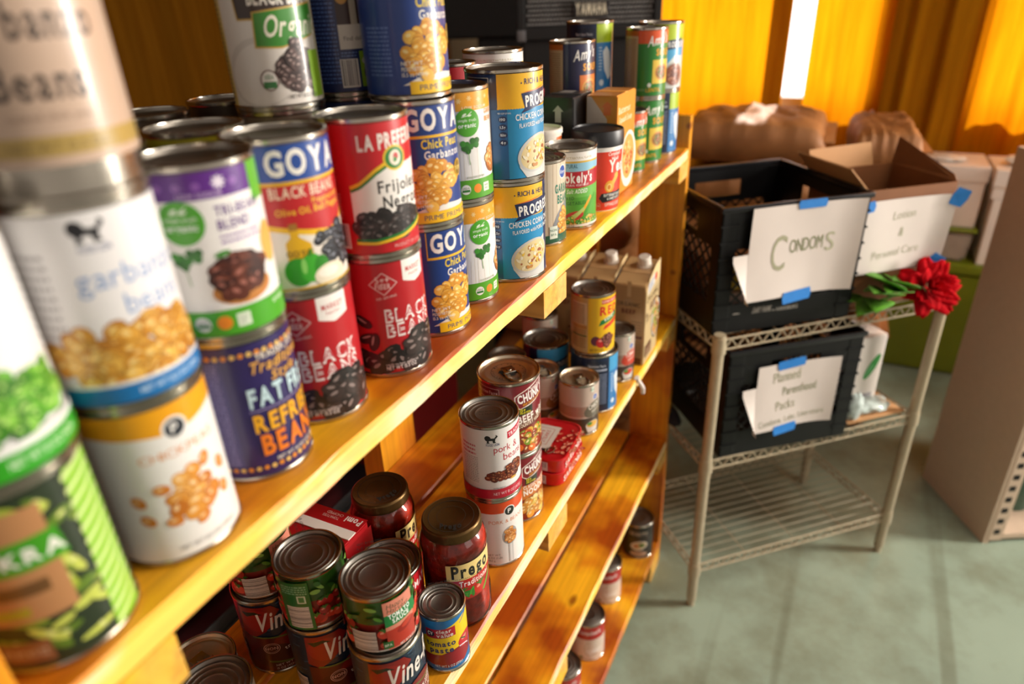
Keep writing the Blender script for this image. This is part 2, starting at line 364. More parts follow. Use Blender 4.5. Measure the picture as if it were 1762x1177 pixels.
def a_goyablack():
    a = base('#c21a20'); a.R(-18, 81, 60, 108.1, '#e8b51c').R(-16.5, 83.5, 60, 108.1, '#17479a'); GOYA(a, -10, 88, 16, 62)
    a.T('BLACK BEANS', -11, 72, 7.5, '#f4dcc0', 'l', 1, w=54).T('Prepared with', 18, 66, 4, '#f2c22e', 'l', 1, w=30).T('Olive Oil, Bell Pepper', -9, 60, 4.6, '#f2c22e', 'l', 1, w=58)
    a.P([(-16, 52), (10, 47), (30, 40), (60, 52), (60, 4.6), (-16, 4.6)], '#efe6da').P([(-16, 54), (8, 49), (30, 45), (44, 49), (60, 58), (60, 54), (40, 45), (28, 41), (8, 45), (-16, 50)], '#f2c01c')
    a.P([(-6, 40), (-2, 44), (-2, 50), (4, 50), (4, 44), (12, 38), (14, 18), (-6, 16)], '#e8b41a').R(-2, 49, 4, 54, '#a8742a').T('GOYA', 3, 30, 4, '#3a2a14', 'c', 1)
    a.B(38, 30, 24, 16, 70, 3.3, ['#23242c', '#30323c', '#1b1b22'], '#0b0b10', '#8b8f9c', 4, 1.3)
    a.E(0, 18, 10, 11, '#2f9a22', 10).E(9, 20, 8, 11, '#3fae2c', -12).E(17, 19, 6, 9, '#2c8a20').E(4, 22, 2, 6, '#8fd468').L([(9, 29), (11, 34)], 2.4, '#4a8a28')
    a.E(24, 12, 14, 8.5, '#e9ddc4').E(22, 14, 9, 4, '#f6f0e0').R(-116, 4.6, 116, 6, '#d8b040'); return a
def a_market():
    a = base('#b8141f'); a.P([(18, 108.1), (18, 90), (31, 86), (45, 90), (45, 108.1)], '#f4eee8').T('MARKET', 31.5, 97, 4.4, '#b8141f', 'c', 1, w=20).T('PANTRY', 31.5, 92.5, 2.6, '#b8141f', 'c', 0, w=14)
    for k in (0,): a.L([(-12, 90), (0, 100), (12, 90), (0, 80), (-12, 90)], .9, '#e6b8b4')
    a.T('5g+', 0, 91, 5.5, '#ecc6c0', 'c', 1, w=13).T('FIBER', 0, 85.4, 4.6, '#ecc6c0', 'c', 1, w=14).T('PER SERVING', 2, 76.5, 2.2, '#ecc6c0', 'c', 0, w=18, rot=8)
    for t, v in (('BLACK', 54), ('BEANS', 40)):
        a.T(t, -2, v, 12, '#f6ece8', 'l', 2, w=52).T(t, -.4, v+1.3, 9.4, '#c0505a', 'l', 3, w=49)
    a.B(14, 17, 44, 10, 46, 6, BLKB, BLKD, BLKH, 11, 1.6).B(30, 31, 24, 8, 14, 6, BLKB, BLKD, BLKH, 13, 1.6)
    for u, v, r in ((-22, 55, -30), (-20, 39, 20), (-14, 36, 75)): a.E(u, v, 9, 4.8, BLKD, r).E(u, v, 8.4, 4.2, '#2a1f1e', r).E(u-1, v+1.6, 5, 1, '#a08a84', r)
    a.T('ready to heat and serve', -6, 12, 2.6, '#e6d8d4', 'l', 0, w=30).T('NET WT 15.5 OZ', -6, 8, 3.4, '#f0e4e0', 'l', 1, w=28); return a
def a_prefer():
    a = base('#c8141e'); a.X(-44, 62, -28, 96, '#e08a88', 12, 6).bars(-40, 9, -22, 30, seed=9, bg='#ecdcd8').X(-42, 34, -26, 56, '#e59a96', 9, 2)
    a.T('LA PREFERIDA', -6, 88, 11, '#f6efe6', 'l', 2, w=70, arc=.0009)
    a.P([(-16, 50), (-16, 57), (-8, 60), (6, 70), (18, 74), (50, 76), (50, 20), (-16, 22)], '#f2ede6')
    for off, c in ((0, '#1e7a2c'), (2.6, '#f0c01c')): a.L([(-16, 57+off), (-8, 60+off), (6, 70+off), (16, 75+off), (34, 77+off)], 2.6, c)
    a.E(24, 80, 11, 10, '#e8c22c').E(24, 80, 9.4, 8.4, '#2c7f33').E(24, 80, 5.6, 6, '#efe2cf').E(25, 81, 2.6, 3, '#c22a2a').E(24, 78.5, 2, 2, '#3b8a3e')
    a.T('Frijoles', 6, 54, 9.5, '#16110f', 'l', 1, w=44).T('Negros', 9, 41, 10, '#16110f', 'l', 1, w=42)
    a.B(16, 28, 34, 10, 80, 4.4, BLKB, '#100c0c', '#6b6462', 5, 1.25).L([(-16, 17), (0, 16), (24, 19), (52, 27)], 2.2, '#1e7a2c').L([(-16, 14.6), (0, 13.6), (24, 16.6), (52, 24.6)], 2.4, '#f2c41c')
    a.T('PRODUCT OF U.S.A.', 14, 8, 2.6, '#f0b8b4', 'l', 0, w=30); return a
def a_goyachick():
    a = base('#123a86'); a.X(-46, 20, -22, 60, '#5a74b4', 12, 5); a.R(-14, 81, -13, 108.1, '#e8b81c').R(-14, 81, 58, 83.4, '#eebc18'); GOYA(a, -10, 88, 17, 62)
    a.T('Chick Peas', 3, 72, 7.6, '#f2d21e', 'l', 1, w=42).T('Garbanzos', 5, 62.5, 7, '#f4efe6', 'l', 1, w=44)
    a.P([(-14, 12), (0, 18), (22, 21), (58, 18), (58, 12)], '#efe9e0').B(15, 38, 24, 20, 60, 5, ['#e6a531', '#d99424', '#f0bb4e'], '#a8661a', '#f9dd94', 9, 1.12)
    a.T('NET WT.', -14, 28, 3, '#e9e4da', 'l', 1).T('PESO NETO', -14, 23.5, 3, '#e9e4da', 'l', 1, w=18).T('15.5 oz (439g)', -14, 19, 3, '#e9e4da', 'l', 1, w=22)
    a.ring(43, 50, 6.5, 8, 1.4, '#d9a91c').E(43, 50, 5, 6.4, '#8a6a18').T('TOP', 43, 48, 3.4, '#f2da80', 'c', 1)
    a.R(-8, 4.6, 60, 15, '#f5c213').T('PRIME PREMIUM', 0, 7.4, 4.6, '#243a6a', 'l', 0, w=52); return a
def a_truthgarb():
    a = base('#eeebe6'); rn = random.Random(8)
    for i in range(14): u = rn.uniform(-40, 56); a.L([(u, 24), (u+rn.uniform(-1, 1), rn.uniform(40, 66))], .35, '#d8ccbc')
    a.R(-116, 91, 116, 108.1, '#f0a526')
    for i in range(7):
        for k in range(3): a.E(-16+i*11, 100.5+(i % 2)*2, 3, .7, '#f8d28a', k*60, 8)
    a.T('LOW SODIUM', 24, 92.6, 2.6, '#fbe6c0', 'c', 1, w=30); ST(a, 14, 80, 13.5)
    a.T('GARBANZO', 36, 86, 4.6, '#efa04a', 'l', 1, w=26).T('BEANS', 36, 79, 4.6, '#efa04a', 'l', 1, w=18); LEAF(a, 15, 56, 1.05)
    a.E(46, 40, 12, 13, '#b0642c').B(46, 44, 9, 10, 16, 4.6, ['#dc9440', '#cc7f30', '#e8a95c'], '#8a4c14', '#f6d4a0', 3, 1.1)
    a.R(-116, 4.6, 116, 24, '#55a51f'); a.T('GOOD SOURCE OF FIBER', 20, 25.5, 2, '#7a8a6a', 'c', 0, w=22); SEALS(a, 8, 14.5, 5); return a
def a_progresso(side=False):
    h = 117.5; a = base('#12305e', h, r=42); r = pi*42; y0, y1 = 79, h-4.6
    a.R(-48, 12, -17, h-8, '#0f1f3c'); a.L([(-48, 12), (-17, 12), (-17, h-8), (-48, h-8)], .6, '#d8d4c8')
    a.T('Nutrition Facts', -19, h-18, 5.4, '#f0ece2', 'r', 2, w=40).T('servings per container', -19, h-25, 3, '#e0dcd2', 'r', 0, w=26).T('1 cup (248g)', -19, h-31, 4, '#f0ece2', 'r', 1, w=22).R(-46, h-37, -19, h-34.4, '#f0ece2').T('390', -19, 62, 7, '#f4f0e6', 'r', 2, w=14)
    for i in range(13): a.R(-46, 57-i*3.3, -19, 57.25-i*3.3, '#9aa4b8').R(-23, 54.6-i*3.3, -19, 56.1-i*3.3, '#c8cede').X(-45, 54.6-i*3.3, -30, 56, '#9aa8c4', 1, i)
    if side: return a
    a.R(-8, 4.6, 60, y1, '#1d8fc4').R(-8, y0, 60, y1, '#f3b90e')
    for i in range(22): a.E(-7+i*3, y0, 1.6, 1.2, '#f3b90e', 0, 8)
    a.R(-15, 4.6, 2, y0-1, '#155a92')
    a.T('RICH & HEARTY', 22, y1-11, 5.4, '#1b2f5a', 'l', 1, w=52).E(18.5, y1-9.6, .8, .8, '#1b2f5a')
    a.P([(17, 73), (22, 78), (18, 93), (36, 95), (70, 98), (70, 82), (38, 78)], '#132452').P([(17, 93.6), (36, 96), (60, 100), (40, 95), (28, 94)], '#e8762a').T('PROGRESSO', 23, 79.4, 10.5, '#f5f2ec', 'l', 2, w=62, rot=3.2)
    a.T('CHICKEN CORN CHOWDER', 11, 66, 6.2, '#f2f4f4', 'l', 1, w=82, rot=2).T('FLAVORED with PORK, BACON', 15, 58, 4.4, '#f2f4f4', 'l', 1, w=58, rot=3)
    for i, t in enumerate(('190', '1.5g', '860mg', '4g')): a.E(-3, 68-i*8, 4.6, 3.5, '#0f2a52', 0, 14).T(t, -3, 66.7-i*8, 2.7, '#e9eef2', 'c', 1, w=6)
    a.T('PER 1 CUP SERVING', -8, 73.4, 1.6, '#dfe8ee', 'l', 0, w=14)
    a.P([(12, 28), (14, 16), (22, 4.6), (60, 4.6), (60, 52)], '#d9d8d4').E(38, 30, 27, 19.5, '#c9c8c4', 20, 30).E(39, 30, 24.6, 17, '#e3cd98', 20, 30)
    rn = random.Random(12)
    for i in range(46):
        t, q = rn.uniform(0, 6.28), math.sqrt(rn.random()); x, y = 21*q*cos(t), 14*q*sin(t); a.E(38+x*.94-y*.34, 30+x*.34+y*.94, rn.uniform(1.2, 3.2), rn.uniform(1, 2), rn.choice(['#f0c548', '#f2e4bc', '#c98a4a', '#e8b83a', '#f4ead0', '#a8613a']), rn.uniform(0, 180), 9)
    return a
def a_progside(top='#a9c41e'): # the same can seen from its nutrition panel, with the front just turning out of sight
    h = 117.5; a = base('#122448', h, r=42); a.R(-30, 10, 10, h-10, '#0f1d3a').T('Nutrition Facts', -26, h-22, 4.6, '#d8dce6', 'l', 1, w=32).R(-26, h-30, 8, h-26, '#a8b0c4').X(-26, 20, 8, h-34, '#8a96b4', 16, 3)
    a.R(13, 4.6, 64, h-4.6, '#2a78b8').R(13, 84, 64, h-4.6, top).X(18, 40, 24, 80, '#b8d0e8', 8, 3).P([(26, 70), (34, 78), (44, 70), (52, 30), (40, 24), (30, 40)], '#dfe6ea').E(24, 20, 5, 5, '#cfdce6'); return a
def a_progred(top='#b4cc22'):
    h = 117.5; a = base('#122448', h, r=42); a.R(-16, 4.6, 64, h-4.6, '#4aa6d8').R(-16, 86, 64, h-4.6, top).P([(6, 70), (9, 86), (50, 90), (50, 74)], '#17264e').T('PROGRESSO', 11, 75, 9, '#f2f2ee', 'l', 2, w=52)
    a.P([(0, 50), (12, 44), (30, 60), (60, 60), (60, 4.6), (-8, 4.6)], '#d8dcdc').E(32, 28, 24, 22, '#b9b6b0').E(32, 28, 21, 19, '#8a4a32').B(32, 28, 18, 16, 30, 3, ['#6a3424', '#b06a4a', '#8a4230'], '#4a2016', '#d0a088', 4); a.P([(-16, 4.6), (-16, 60), (-4, 44), (-2, 4.6)], '#142a50'); return a
def a_kgarb():
    a = base('#dccbb2'); rn = random.Random(3)
    for i in range(16): u = -50+i*7; a.L([(u, 5), (u+rn.uniform(-1, 1), 108)], .5, '#b9a184')
    a.E(39, 96, 8, 9, '#f2eee6').E(39, 96, 6.8, 7.8, '#1f4fa8').T('Kroger', 39, 93.6, 4.6, '#f4f4f4', 'c', 1, w=11, sh=.2).T('GARBANZO', 24, 70, 10.5, '#0f7a62', 'l', 2, w=44).T('BEANS', 28, 56, 10.5, '#0f7a62', 'l', 2, w=28)
    a.P([(20, 28), (26, 40), (36, 52), (60, 60), (60, 12), (22, 12)], '#8c8e92').B(45, 28, 14, 22, 50, 3.6, CHK, CHD, CHH, 3, 1.1).R(-116, 4.6, 116, 15, '#0d5a44').R(15, 10, 27, 27, '#dfe9dc').T('NON', 21, 20, 3, '#2e6a4a', 'c', 1).T('BPA', 21, 14, 3, '#2e6a4a', 'c', 1).R(-14, 22, -6, 52, '#2a52a8'); return a
def a_stokely():
    a = base('#f1ece6'); a.T('LINED TO PROTECT NATURAL FLAVOR', 2, 99, 2.8, '#b0a078', 'c', 1, w=64).R(-116, 93.6, 116, 96, '#d9b03a').R(-116, 78, 116, 93.6, '#8fc3dc').P([(-50, 78), (-20, 83), (10, 79), (40, 85), (60, 82), (60, 74), (-50, 74)], '#c9c23a')
    a.T('ALL NATURAL', -6, 87, 5, '#1f4a5a', 'c', 1, w=34).R(-116, 8, 116, 46, '#57a832')
    a.P([(-50, 63), (-20, 61), (10, 59), (40, 60), (60, 63), (60, 85), (30, 82), (0, 82), (-50, 86)], '#b81528').T("Stokely's", 8, 67, 13, '#f6f2ee', 'c', 2, w=56).T('ALL NATURAL VEGETABLES', 6, 62, 2.8, '#f2dada', 'c', 1, w=44)
    a.P([(-50, 63), (10, 59), (60, 63), (60, 46), (-50, 46)], '#6cb648').T('No Salt ADDED', 6, 52, 5.6, '#f2f6ea', 'c', 1, w=40, sh=.2).T('MIXED', -12, 43, 4.6, '#245a1e', 'l', 1, w=18).T('VEGETABLES', -12, 36, 4.6, '#245a1e', 'l', 1, w=36)
    a.P([(8, 16), (12, 14), (34, 44), (32, 48)], '#e8a41c').P([(14, 14), (18, 14), (44, 48), (40, 50)], '#4c9a28').E(6, 20, 14, 6.5, '#c2382c', 12).P([(-2, 18), (4, 14), (22, 28), (20, 32)], '#b7d070').B(22, 12, 34, 6.5, 60, 2.4, ['#3f9a26', '#e8902a', '#e8c84a', '#5cb03a'], '#2c6a18', '#c6e6a0', 2, 1.1)
    a.R(-116, 4.6, 116, 8, '#e6ded4').T('NET WT 15 OZ', -16, 5, 2.6, '#5a5248', 'l', 1, w=22); return a
def a_yes():
    a = Art(); a.R(-119, 2, 119, 92, '#e4391c').R(-119, 90, 119, 94, '#f4f0ea')
    a.P([(-119, 36), (119, 36), (119, 2), (-119, 2)], '#ee3f1a').T("Campbell's", 30, 84, 5, '#f6e2d8', 'c', 1, w=26, sh=.25).T('Well', 30, 77, 4.5, '#f6eee6', 'c', 1, sh=.2).T('Yes!', 38, 60, 17, '#f8f2ea', 'c', 2, w=38)
    a.E(22, 38, 9, 9, '#e8a02c').P([(16, 34), (22, 30), (40, 52), (36, 58)], '#efb244').E(35, 54, 5, 4, '#efb244', 45).E(21, 37, 5, 5.5, '#f4ce7a').E(21, 37, 3, 3.6, '#d97f24')
    a.P([(8, 28), (4, 21), (10, 14), (60, 18), (60, 31)], '#18181c').T('BUTTERNUT SQUASH', 12, 23, 4, '#f2ece4', 'l', 1, w=40).T('& SWEET POTATO', 18, 17.6, 3.6, '#f2ece4', 'l', 1, w=32).T('SIPPING SOUP', 14, 8, 5, '#f8d8ca', 'l', 1, w=34).ring(3, 9, 4, 5, .5, '#f6a890').T('150', 3, 8, 3, '#f6c8b8', 'c', 0); return a
def a_amy(body='#1f7f22', top='#e4571c', lab='#ecc84a', sign=1):
    a = base(body); a.R(-116, 88, 116, 108.1, top if sign else body).R(-60, 4.6, -15, 108.1, '#cbb38a').R(-60, 100, -15, 108.1, '#c06a2a').X(-52, 12, -19, 97, '#8f7a5a', 26, 3)
    a.T("Amy's", 2, 83, 15, '#f2f0ea', 'l', 1, w=46, sh=.3, rot=8).T('SOUPS', 19, 69, 10, '#f0a51e', 'l', 2, w=44)
    a.R(13, 24, 60, 62, lab).E(34, 42, 17, 14, '#d9a04a').E(34, 42, 14, 11, '#a8552a').B(34, 42, 11, 8, 26, 2.4, ['#c88a4a', '#8a3a1e', '#5a7a2a'], '#6a2a14', '#e6c090', 3)
    a.E(8, 22, 3.6, 3.6, '#e9eee0').T('LENTIL', 2, 11, 6, '#e8b01e', 'l', 1, w=30).X(-14, 13, 0, 17, '#9ac48a', 2, 2); return a
def a_chunky(kind=0):
    h = 117.5; a = base('#7d1220', h, r=42); a.R(-48, 12, -14, h-10, '#6a0f1c').L([(-48, h-9), (-14, h-9), (-14, 12)], .5, '#e6ccc4').T('Nutrition Facts', -16, h-18, 5, '#f0dcd4', 'r', 1, w=36).X(-46, h-34, -17, h-21, '#d8a8a4', 3, 4).T('Calories 110 230', -16, h-44, 5, '#ecd6d0', 'r', 1, w=34).X(-46, 14, -17, h-46, '#c08a88', 15, 6)
    a.P([(6, 82), (6, 97), (12, 101), (28, 107), (46, 112.5), (66, 112.5), (66, 92), (38, 82), (14, 76)], '#f0e6da').P([(7.4, 82), (7.4, 96), (13, 100), (28, 105.4), (46, 111), (65, 111), (65, 93), (38, 83.6), (14, 77.8)], '#7a1a22')
    a.T("Campbell's", 26, 99, 6, '#f4ece4', 'l', 1, w=32, sh=.3, rot=9).T('CHUNKY', 11, 85.5, 12, '#f8f4ee', 'l', 2, w=50, rot=7).T('SOUP THAT EATS LIKE A MEAL', 18, 81, 3, '#f2b01c', 'l', 1, w=40, rot=8)
    a.P([(11, 66), (11, 77), (33, 80), (33, 69)], '#1c2414').T('15g', 13, 72.6, 4.4, '#e8d81e', 'l', 1).T('PROTEIN', 13, 68.6, 3, '#e8d81e', 'l', 1, w=17)
    if kind == 0: a.P([(7, 44), (7, 59), (66, 66), (66, 52)], '#6b3216').T('BEEF with', 10, 54, 11, '#f6eee2', 'l', 2, w=56, rot=6).T('COUNTRY VEGETABLES', 10, 47, 5, '#f2e2cc', 'l', 1, w=56, rot=7); rc = ['#e06a1c', '#a8341a', '#d9a83c', '#7a9a2c', '#8a3a1e']
    else: a.R(4, 30, 66, 66, '#c9742a').T('CLASSIC CHICKEN', 8, 59, 6, '#f6eee2', 'l', 1, w=48, rot=4).T('NOODLE', 8, 48, 9, '#f8f2e8', 'l', 2, w=46, rot=4); rc = ['#e8c45a', '#e8a03a', '#f0d890', '#c98a3a']
    a.P([(2, 40), (16, 44), (66, 50), (66, 8), (2, 10)], '#8a2a14').B(32, 25, 30, 15, 46, 5.4, rc, '#5a1c0c', '#f2d8a0', 5+kind, 1.2); return a
def a_lionpork():
    a = base('#efece8'); a.X(-42, 70, -20, 88, '#c86a72', 3, 1).X(-42, 28, -18, 68, '#a8a4a0', 15, 2).LION(-5, 89, 1.2, '#121216').T('FOOD LION', -6, 84.5, 3.6, '#23407c', 'l', 1, w=17)
    a.P([(22, 90), (22, 100), (60, 105), (60, 95)], '#c21a3a').T('TRADITIONAL', 24, 92.5, 5, '#f6e8ea', 'l', 1, w=42, rot=6).T('pork &', 3, 74, 9.5, '#c0223a', 'l', 0, w=36).T('beans', 15, 61, 10, '#c0223a', 'l', 0, w=32)
    a.B(16, 38, 24, 6, 60, 3, ['#7a2c14', '#8f3a1c', '#642010'], '#3c1408', '#c98a5a', 7).B(32, 44, 14, 8, 26, 3, ['#7a2c14', '#8f3a1c', '#642010'], '#3c1408', '#c98a5a', 8).E(28, 30, 5, 1.6, '#d8a83c')
    a.R(-116, 4.6, 116, 19, '#c01632').T('NET WT 15 OZ (425g)', 0, 9.6, 4, '#f4dade', 'l', 0, w=42).T('serving suggestion', 0, 20.2, 1.6, '#222222', 'l', 0, w=16); return a
def a_pubpork():
    a = base('#efeae4'); a.R(-116, 91, 116, 108.1, '#dc4c12').E(21, 92, 8.4, 8.4, '#efeae4').E(21, 92, 7, 7, '#17201c').T('P', 21.3, 88.6, 7, '#f3f0ec', 'c', 1).T('PORK & BEANS', -8, 74, 5.4, '#dd7a3a', 'l', 0, w=52)
    a.E(20, 51, 11.5, 15, '#a8a4a0').B(20, 51, 8, 11, 38, 3, ['#d88a3a', '#c97428', '#e6a050'], '#8a4814', '#f6d0a0', 4, 1.2).R(17.5, 6, 24, 37, '#cfccc8').R(19.6, 6, 21.5, 37, '#ece8e4').T('NET WT', -12, 20, 3, '#7a726c', 'l', 0).T('16 OZ (1 LB)', -12, 15, 3, '#7a726c', 'l', 0, w=20).T('453 g', -12, 10, 3, '#7a726c', 'l', 0); return a
def TOMS(a, u, v, k=5, c='#c8200f'):
    a.E(u, v, k*1.1, k, c).E(u-k*.3, v+k*.35, k*.4, k*.22, '#f09a80', 20)
    for t in (70, 110, 150, 30): a.E(u+k*.3*cos(radians(t)), v+k*.8, k*.6, k*.14, '#3a7a1c', t, 8)
def a_happy(turn=0):
    h = 74; a = base('#b8281a', h, r=34); rn = random.Random(4)
    a.R(-106, 5, 106, h-5, '#7a1a10').R(-106, 40, 106, h-5, '#2c5a18')
    for i in range(46): TOMS(a, rn.uniform(-105, 105), rn.uniform(8, 56), rn.uniform(4, 6.5), rn.choice(TOM))
    for i in range(40): a.E(rn.uniform(-105, 105), rn.uniform(46, 68), rn.uniform(3, 6.5), rn.uniform(1.6, 3), rn.choice(['#2f6a1a', '#5ca52e', '#1f4a12', '#86b84a']), rn.uniform(-60, 60), 9)
    for i in range(20): TOMS(a, rn.uniform(-105, 105), rn.uniform(10, 44), rn.uniform(5, 7), rn.choice(TOM))
    a.R(1, 7, 31, h-5, '#dd8a72').P([(1, 8), (1, 32), (31, 34), (31, 8)], '#b8301c').T('Happy', 4, 60, 5.6, '#4a4a32', 'l', 0, w=18, sh=.15).T('Harvest', 4, 54, 5.6, '#4a4a32', 'l', 0, w=22, sh=.15)
    a.P([(1, 37), (1, 52), (35, 55), (35, 40)], '#12803a').T('TOMATO', 5, 46.4, 5.4, '#f4f6f0', 'l', 2, w=23, rot=4).T('SAUCE', 8, 40, 5.4, '#f4f6f0', 'l', 2, w=18, rot=4).E(20, 30, 10, 5, '#9a1c10', 25).E(22, 32, 7, 3, '#c23a24', 25)
    a.bars(-31, 7, -8, 34, True, 5).R(-3, 9, 6, 18, '#2f6a2c').T('BPA', 1.5, 12, 3, '#dfe9d4', 'c', 1, w=7).T('NET WT 8 OZ (227g)', 12, 7.6, 2.8, '#f4e6dc', 'l', 1, w=24)
    a.R(-90, 5, -62, h-5, '#14702f').X(-88, 54, -64, 66, '#8ac49a', 4, 2).R(-74, 42, -66, 52, '#cfe2c4').R(-72.6, 43.4, -67.4, 50.6, '#3c8a48').bars(-86, 8, -65, 37, True, 8); return a
def a_vine():
    a = base('#16263a'); rn = random.Random(2)
    for i in range(110): v = rn.uniform(8, 105); u = rn.uniform(-70, 70); a.L([(u, v), (u+10, v+rn.uniform(-3, 3))], .7, rn.choice(['#3b607e', '#0e1822', '#54809e', '#24405a']))
    a.P([(-22, 106), (14, 106), (22, 96), (10, 84), (4, 70), (-12, 60), (-24, 66)], '#8a120e').E(-4, 86, 18, 16, '#a01812').P([(-20, 98), (-4, 100), (4, 95), (-6, 95.5), (-14, 92)], '#16200c')
    a.P([(-24, 62), (10, 58), (40, 60), (60, 50), (60, 6), (-24, 6)], '#5a0c0a').E(30, 44, 24, 20, '#7c120e').E(4, 30, 24, 18, '#4a0a08').L([(-14, 61), (14, 58), (40, 52), (58, 50)], 2.2, '#5a6a2a').L([(-2, 22), (24, 16)], 2.6, '#5a6a2a')
    a.T('Vine-Ripe', -7, 70, 25, '#efe6dc', 'l', 1, w=90, sh=.22, rot=5).ring(4, 42, 9, 8, .7, '#d8a898').ring(4, 42, 7, 6, .4, '#d8a898').T('NON', 4, 40, 4, '#d8a898', 'c', 1).T('low sodium', 26, 42, 5.4, '#f0e6dc', 'l', 1, w=30, rot=12).T('traditional', 18, 35, 5.4, '#f0e6dc', 'l', 1, w=36, rot=12).T('SAUCE', 30, 26, 8, '#f0e6dc', 'l', 1, w=26, rot=10)
    a.T('NET WT', 4, 13, 3, '#d8c0b4', 'l', 1).T('15 OZ (425g)', 4, 8, 3, '#d8c0b4', 'l', 1, w=22).bars(-48, 8, -30, 42, True, 4); return a
def a_paste():
    h = 86.7; a = base('#1a6fae', h, r=26.5); a.P([(-30, 12), (-30, 52), (-12, 66), (18, 76), (36, h-6), (44, h-4.6), (44, 40), (10, 34)], '#f4cf12'); a.P([(18, 70), (32, h-4.6), (46, h-4.6), (46, 10), (34, 10)], '#2b3f9a').P([(8, 62), (32, h-8), (40, h-10), (40, 44), (8, 40)], '#f4cf12')
    a.E(10, 22, 26, 13, '#8f1420', 12, 30).P([(-30, 12), (-30, 27), (22, 33), (30, 18), (20, 10)], '#a01824').E(26, 40, 12, 10, '#c8182a').E(24, 43, 5, 2.6, '#f08a80').L([(18, 46), (26, 40), (30, 44)], 1.6, '#2c5a1c').ring(12, 24, 20, 12, 1.6, '#e6e8ee', a0=20, a1=80)
    a.P([(-23, 55), (-23, 69), (12, 71), (12, 57)], '#b8162a').E(-17, 62.6, 5, 4.6, '#1e1e2a').T('CV', -17, 60.2, 5, '#f4f0ec', 'c', 2, w=7).T('clear', -10, 63.6, 5.4, '#f6f0ea', 'l', 1, w=18).T('value', -10, 57.6, 5.4, '#f6f0ea', 'l', 1, w=20)
    a.T('tomato', -24, 43, 7.6, '#2a2f6a', 'l', 2, w=36).T('paste', -20, 33, 7.6, '#2a2f6a', 'l', 2, w=29).T('NET WT 6 OZ (170g)', -16, 9, 3.6, '#d8e8f2', 'l', 1, w=34); return a
def a_ksoup(c='#6a6252', t='CHICKEN', sub='NOODLE'):
    h = 101.6; a = base('#d6c2b2', h, r=33.5)
    for i in range(60): a.L([(-100+i*3.4, 62), (-100+i*3.4, 96)], .5, '#bca694')
    a.R(-104, 40, 104, 60, '#b08f7c').R(-104, 4.6, 104, 36, '#46352c'); a.E(30, 52, 22, 14, c, 24, 28).P([(24, 42), (48, 66), (58, 66), (58, 36), (30, 36)], c)
    a.T(t, 18, 52, 8.5, '#ece4d8', 'l', 1, w=36, rot=12).T(sub, 24, 45, 4, '#dcd0c0', 'l', 1, w=26, rot=12).E(31, 75, 6, 5.6, '#f0ece6').E(31, 75, 5, 4.6, '#2450a8').T('Kroger', 31, 73.4, 3, '#f4f4f4', 'c', 1, w=8)
    a.E(-12, 22, 11, 7, '#c08a72').E(26, 20, 14, 9, '#d8d4ce').P([(12, 20), (40, 20), (36, 7), (16, 7)], '#d0ccc6').E(26, 22, 12, 6, '#d9a83c' if t != 'TOMATO' else '#c8321c').E(20, 24, 5, 3, '#4a8a2c').E(4, 10, 5, 4, '#d8ceb8').R(22, 86, 28, 96, '#d8e4d4').T('BPA', 25, 89, 2.6, '#2c6a3c', 'c', 1); return a
def a_redkid():
    a = base('#c9a56a'); a.X(-38, 70, -10, 98, '#f0e4cc', 7, 3).R(-40, 58, -8, 99, '#d8c09a').X(-38, 60, -12, 97, '#7a6444', 10, 5).R(-40, 50, -8, 56, '#b88a4a').X(-38, 14, -10, 50, '#8a6a3c', 9, 2).R(-40, 36, -8, 37.6, '#2a6a34')
    a.R(-6, 4.6, 60, 108.1, '#f0bd10').R(17, 96, 60, 104, '#c81e1a').T('KIDNEY BEANS', 18, 98, 4, '#f4e0c8', 'l', 1, w=34).T('RED', 14, 76, 15, '#d2241a', 'l', 2, w=44)
    a.P([(12, 56), (16, 66), (52, 78), (56, 68)], '#177a3a').P([(20, 48), (24, 56), (56, 68), (56, 58)], '#d83a1c').T('KIDNEY', 24, 63, 6, '#f2f0e0', 'l', 1, w=26, rot=17)
    a.E(7, 28, 8, 9, '#6a2440').E(18, 24, 10, 10, '#c81c1c').E(16, 28, 4, 2, '#f0988c').E(20, 33, 4, 1.4, '#2f7a22', 20).B(32, 28, 10, 12, 22, 4, ['#6a2a1c', '#7c3626', '#581e14'], '#3a100a', '#b87a68', 3).T('NET WT 15 OZ', -2, 9, 3.4, '#4a3414', 'l', 1, w=24); return a
def a_camp():
    a = base('#f0e6e0'); a.R(-116, 56, 116, 108.1, '#c1121f').T("Campbell's", 2, 78, 14, '#f4eeea', 'c', 1, w=62, sh=.3).E(0, 56, 9, 9, '#caa23c').T('SOUP', 0, 24, 11, '#c1121f', 'c', 1, w=34); return a
def a_campbig():
    a = base('#e6d3c4'); a.R(-116, 70, 116, 108.1, '#b8201c').T("Campbell's", 4, 86, 11, '#f4eeea', 'c', 1, w=56, sh=.3).E(16, 40, 24, 26, '#c9b08e').E(16, 40, 22, 24, '#ece0d4').P([(-6, 38), (4, 60), (40, 66), (40, 40)], '#e0ccba').E(18, 22, 10, 3, '#c9a98c').E(-14, 12, 5, 3, '#4a7a2a').R(-116, 4.6, 116, 9, '#d8b494'); return a
def a_dark():
    a = base('#201c18'); a.T('HEARTY', 2, 80, 12, '#c9b49c', 'c', 1, w=52).P([(-30, 64), (40, 78), (40, 70), (-30, 56)], '#3a2a20').E(4, 46, 24, 15, '#d8ccb8', 15).E(6, 47, 18, 10, '#c9a878', 15).E(12, 48, 8, 7, '#5a7a34').E(-4, 44, 5, 4, '#b8502a').E(4, 18, 24, 9, '#cfae94').E(4, 18, 20, 6.6, '#b8947a').R(-116, 4.6, 116, 7, '#3a1410'); return a
